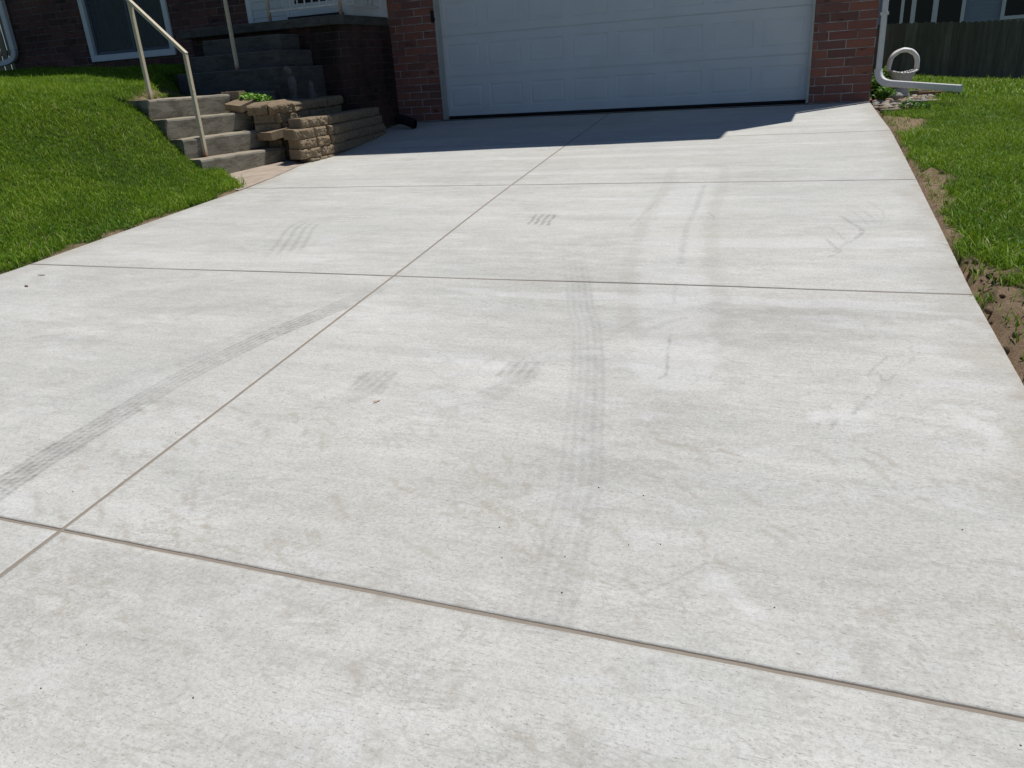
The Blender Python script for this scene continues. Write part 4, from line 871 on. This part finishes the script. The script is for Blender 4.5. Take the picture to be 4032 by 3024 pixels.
while len(pos) < 110 and tries < 8000:
    tries += 1; x, y = sr.uniform(.46, 1.15), sr.uniform(9.65, 11.5); d, i_ = poly_dist(np.array([x]), np.array([y]), ROCKBED)
    if not i_[0] or d[0] < .03: continue
    if math.hypot(x - BK[0], (y - BK[1])) < .12 or (abs(x - .51) < .0 and y < 10.5): continue
    if y > 10.43 and x < .5: continue
    s = sr.uniform(.55, 1.15)
    if any(math.hypot(x - a, y - b) < .036 * (s + c_) for a, b, c_ in pos): continue
    pos.append((x, y, s))
for i, (x, y, s) in enumerate(pos):
    o = protos[i] if i < 8 else protos[i % 8].copy()
    if i >= 8: C.objects.link(o)
    o.location = (x, y, float(lawn_z(x, y)) + .012 * s); o.rotation_euler = (sr.uniform(-.2, .2), sr.uniform(-.2, .2), sr.uniform(0, 6.28)); o.scale = (s, s, s)
    tag(o, 'rounded river stone in the bed around the white basket', 'stone', 'river stones around the basket')
o = pebble_mesh(.075, 31, .6).build('river_stone', smats[3], smooth=True); o.location = (.73, 10.62, .545); tag(o, 'largest grey green river stone at the foot of the white basket', 'stone', 'river stones around the basket')
def slab_stone(x, y, z, L, W, H, ang, label, mat, name='flat_stone', group=None):
    mb = MB(); r = random.Random(int(x * 1000 + y * 77)); n = 9; poly = []
    for i in range(n):
        a = 2 * math.pi * i / n; cc, ss = math.cos(a), math.sin(a); k = 1 / max(abs(cc) ** 1.6 + abs(ss) ** 1.6, 1e-3) ** (1 / 1.6); poly.append((cc * k * L / 2 * r.uniform(.88, 1.05), ss * k * W / 2 * r.uniform(.88, 1.05)))
    mb.prism(poly, 0, H); o = mb.build(name, mat, bevel=.006); o.location = (x, y, z); o.rotation_euler = (0, 0, ang); return tag(o, label, 'stone', group)
FG = 'flat stones at the driveway corner'
slab_stone(.60, 9.98, .475, .30, .13, .03, R(12), 'flat slate piece nearest the garage brick at the driveway corner', MT['flag'], group=FG)
slab_stone(.62, 9.78, .462, .26, .12, .028, R(-6), 'flat slate piece in the middle of the row by the driveway corner', MT['flag'], group=FG)
slab_stone(.64, 9.58, .452, .24, .12, .026, R(10), 'flat slate piece nearest the bare soil at the driveway corner', MT['flag'], group=FG)
slab_stone(1.03, 10.35, .475, .34, .30, .035, R(20), 'broad pale flagstone under the downspout extension', MT['flag'], group=FG)
slab_stone(.90, 10.15, .475, .26, .10, .04, R(-25), 'dark stone strip lying among the river stones', smats[3], group=FG)
ob = MB().box(-.22, .22, -.06, .06, 0, .075).build('edging_brick', MT['edging'], bevel=.006); ob.location = (1.22, 10.95, .49); ob.rotation_euler = (0, 0, R(-8)); tag(ob, 'brown edging brick at the lawn side of the stone bed', 'brick')
ob = MB().box(-.10, .10, -.045, .045, 0, .07).build('edging_brick', MT['pebble'], bevel=.006); ob.location = (1.03, 11.25, .50); ob.rotation_euler = (0, 0, R(-5)); tag(ob, 'dark short brick behind the white basket foot', 'brick')
# soil clods in the churned strip
cr = random.Random(9); cp = [pebble_mesh(.035, 40 + i, .75, 9).build('soil_clod', MT['soil']) for i in range(5)]
for o in cp: o.data.attributes.new('soil', 'FLOAT', 'POINT').data.foreach_set('value', [1.0] * len(o.data.vertices))
k = 0
while k < 42:
    x, y = cr.uniform(.62, 1.0), cr.uniform(2.5, 6.3)
    if not any(poly_dist(np.array([x]), np.array([y]), p)[1][0] for p in DIRT[1:]): continue
    if y > 4.5 and cr.random() < .6: continue
    o = cp[k] if k < 5 else cp[k % 5].copy()
    if k >= 5: C.objects.link(o)
    s = cr.uniform(.12, .5); o.location = (x, y, float(lawn_z(x, y)) + .008 * s); o.scale = (s, s, s); o.rotation_euler = (cr.uniform(0, 6), cr.uniform(0, 6), cr.uniform(0, 6))
    tag(o, 'brown soil clod in the bare strip right of the driveway', 'clod', 'soil clods beside the driveway'); k += 1
# pebbles and leaf scraps on the slab
pp = pebble_mesh(.006, 90, .6, 8).build('dark_pebble', MT['pebble'], smooth=True); first = True
for x, y in [(-.48, 1.72), (-.36, 1.71), (-.67, 1.49), (-.35, 1.5), (-.48, 1.42), (-.62, 1.38), (-.45, 1.3), (-.28, 1.52), (-1.53, 1.9), (-1.55, 2.06), (-1.94, 1.35), (-1.9, 1.72), (-1.86, 1.17), (-1.37, .88), (-1.36, .76), (-1.04, .83), (-.02, 1.37), (.36, 1.74), (.37, 1.14)]:
    o = pp if first else pp.copy()
    if not first: C.objects.link(o)
    first = False; s = sr.uniform(.2, .36); o.scale = (s, s, s); o.location = (x, y, SL * y + .003 * s); o.rotation_euler = (0, 0, sr.uniform(0, 6)); tag(o, 'tiny dark pebble lying on the pale concrete slab', 'pebble', 'tiny pebbles on the driveway')
def scrap(x, y, L, W, ang, mat, label):
    mb = MB(); vs = []
    for i in range(7): t = i / 6; w_ = W * math.sin(math.pi * (t * .92 + .04)); vs += [(L * (t - .5), -w_, .003 + .002 * math.sin(t * 5)), (L * (t - .5), w_, .004 + .002 * math.cos(t * 4))]
    mb.add(vs, [(2 * i, 2 * i + 2, 2 * i + 3, 2 * i + 1) for i in range(6)]); o = mb.build('leaf_scrap', mat, fixn=False); o.location = (x, y, SL * y + .002); o.rotation_euler = (0, 0, ang); return tag(o, label, 'leaf')
scrap(-1.34, 2.06, .028, .0035, R(65), MT['dry'], 'orange brown leaf scrap on the middle of the driveway')
scrap(-4.28, 3.2, .055, .007, R(10), MT['flag'], 'tan leaf scrap on the driveway near the left lawn edge')
scrap(-4.16, 3.0, .04, .008, R(-15), MT['edging'], 'grey leaf scrap on the driveway near the left lawn edge')

# ------------------------------------------------------------------ fences and neighbour house
fr_ = empty('wooden_fence', (4, 24, 0), 'weathered grey wooden privacy fence beyond the right lawn', 'fence'); fb = MB(); r = random.Random(4)
x = -1.5
while x < 16:
    wd = .135 * r.uniform(.92, 1.08); zt = 1.62 - (x - 1.25) * .052 + r.uniform(-.012, .012); zb = float(lawn_z(x, 24)) - .05; y = 24 + r.uniform(-.006, .006)
    fb.add([(x, y, zb), (x + wd, y, zb), (x + wd, y + .02, zb), (x, y + .02, zb), (x, y, zt - .03), (x + wd, y, zt - .03), (x + wd, y + .02, zt - .03), (x, y + .02, zt - .03), (x + .03, y, zt), (x + wd - .03, y, zt), (x + wd - .03, y + .02, zt), (x + .03, y + .02, zt)],
           [(0, 1, 5, 4), (1, 2, 6, 5), (2, 3, 7, 6), (3, 0, 4, 7), (4, 5, 9, 8), (5, 6, 10, 9), (6, 7, 11, 10), (7, 4, 8, 11), (8, 9, 10, 11)], tint=r.random()); x += wd + r.uniform(.001, .004)
part(fb, 'board_panel', MT['fence'], fr_)
part(MB().box(-1.5, 16, 24.03, 24.07, .55, .64), 'rail', MT['fence'], fr_); part(MB().box(-1.5, 16, 24.03, 24.07, 1.0, 1.09), 'rail', MT['fence'], fr_)
for x in (-1, 1.4, 3.8, 6.2, 8.6, 11, 13.4): part(MB().box(x, x + .09, 24.075, 24.165, -.6, 1.4), 'post', MT['fence'], fr_)
fl = empty('picket_fence', (-13.2, 11.2, 1.5), 'sunlit tan wooden picket fence beyond the left house corner', 'fence'); fb = MB(); x = -15.2
while x < -12.55:
    wd = .135; zb = 1.60 + r.uniform(-.02, .03); fb.box(x, x + wd, 11.2, 11.222, zb, 3.2, tint=r.random() * .6); x += wd + .042
part(fb, 'board_panel', MT['fence_l'], fl); part(MB().box(-15.2, -12.45, 11.225, 11.26, 1.95, 2.04), 'rail', MT['fence_l'], fl); part(MB().box(-15.2, -12.45, 11.225, 11.26, 2.8, 2.89), 'rail', MT['fence_l'], fl)
for x in (-15.1, -12.62): part(MB().box(x, x + .09, 11.262, 11.35, 1.2, 3.2), 'post', MT['fence_l'], fl)
nb = empty('neighbour_house', (6, 30, .5), 'grey sided neighbour house with white framed windows behind the right fence', 'house')
mb = MB(); mb.box(-4, 14, 30.06, 38, -.5, 4.0); part(mb, 'wall', MT['nsiding'], nb)
mb = MB(); laps(mb, (-4, 30.06), (14, 30.06), 0, 4.0, .115); part(mb, 'siding', MT['nsiding'], nb, fixn=False)
part(MB().add([(-4.4, 29.95, 4.0), (14.4, 29.95, 4.0), (14.4, 38.5, 4.0), (-4.4, 38.5, 4.0), (-4.4, 34, 6.2), (14.4, 34, 6.2)], [(0, 1, 2, 3), (0, 1, 5, 4), (2, 3, 4, 5), (1, 2, 5), (3, 0, 4)]) or MB(), 'roof', MT['roof'], nb) if False else None
mb = MB(); mb.add([(-4.4, 29.95, 4.0), (14.4, 29.95, 4.0), (14.4, 38.5, 4.0), (-4.4, 38.5, 4.0), (-4.4, 34, 6.2), (14.4, 34, 6.2)], [(0, 1, 2, 3), (0, 1, 5, 4), (2, 3, 4, 5), (1, 2, 5), (3, 0, 4)]); part(mb, 'roof', MT['roof'], nb)
def nwin(x0, x1, z0, z1, muls):
    y = 30.0; fr = MB(); t = .10
    fr.box(x0, x0 + t, y - .05, y + .03, z0, z1); fr.box(x1 - t, x1, y - .05, y + .03, z0, z1); fr.box(x0 + t, x1 - t, y - .05, y + .03, z0, z0 + t); fr.box(x0 + t, x1 - t, y - .05, y + .03, z1 - t, z1)
    for m_, w_ in muls: fr.box(m_ - w_ / 2, m_ + w_ / 2, y - .045, y + .03, z0 + t, z1 - t)
    f = part(fr, 'window', MT['white'], nb)
    p = part(MB().box(x0 + t, x1 - t, y + .005, y + .02, z0 + t, z1 - t), 'pane', MT['npane'], nb); mw = p.matrix_parent_inverse.copy(); p.parent = f; p.matrix_parent_inverse = Matrix.Identity(4)
    return f
a = NT('dark_pane'); a.done((.006, .007, .007), .15, .25); MT['npane'] = a.m
nwin(1.45, 3.75, 1.0, 2.9, [(2.30, .13), (2.92, .15), (1.98, .09)])
nwin(4.74, 6.3, 1.60, 2.9, [])
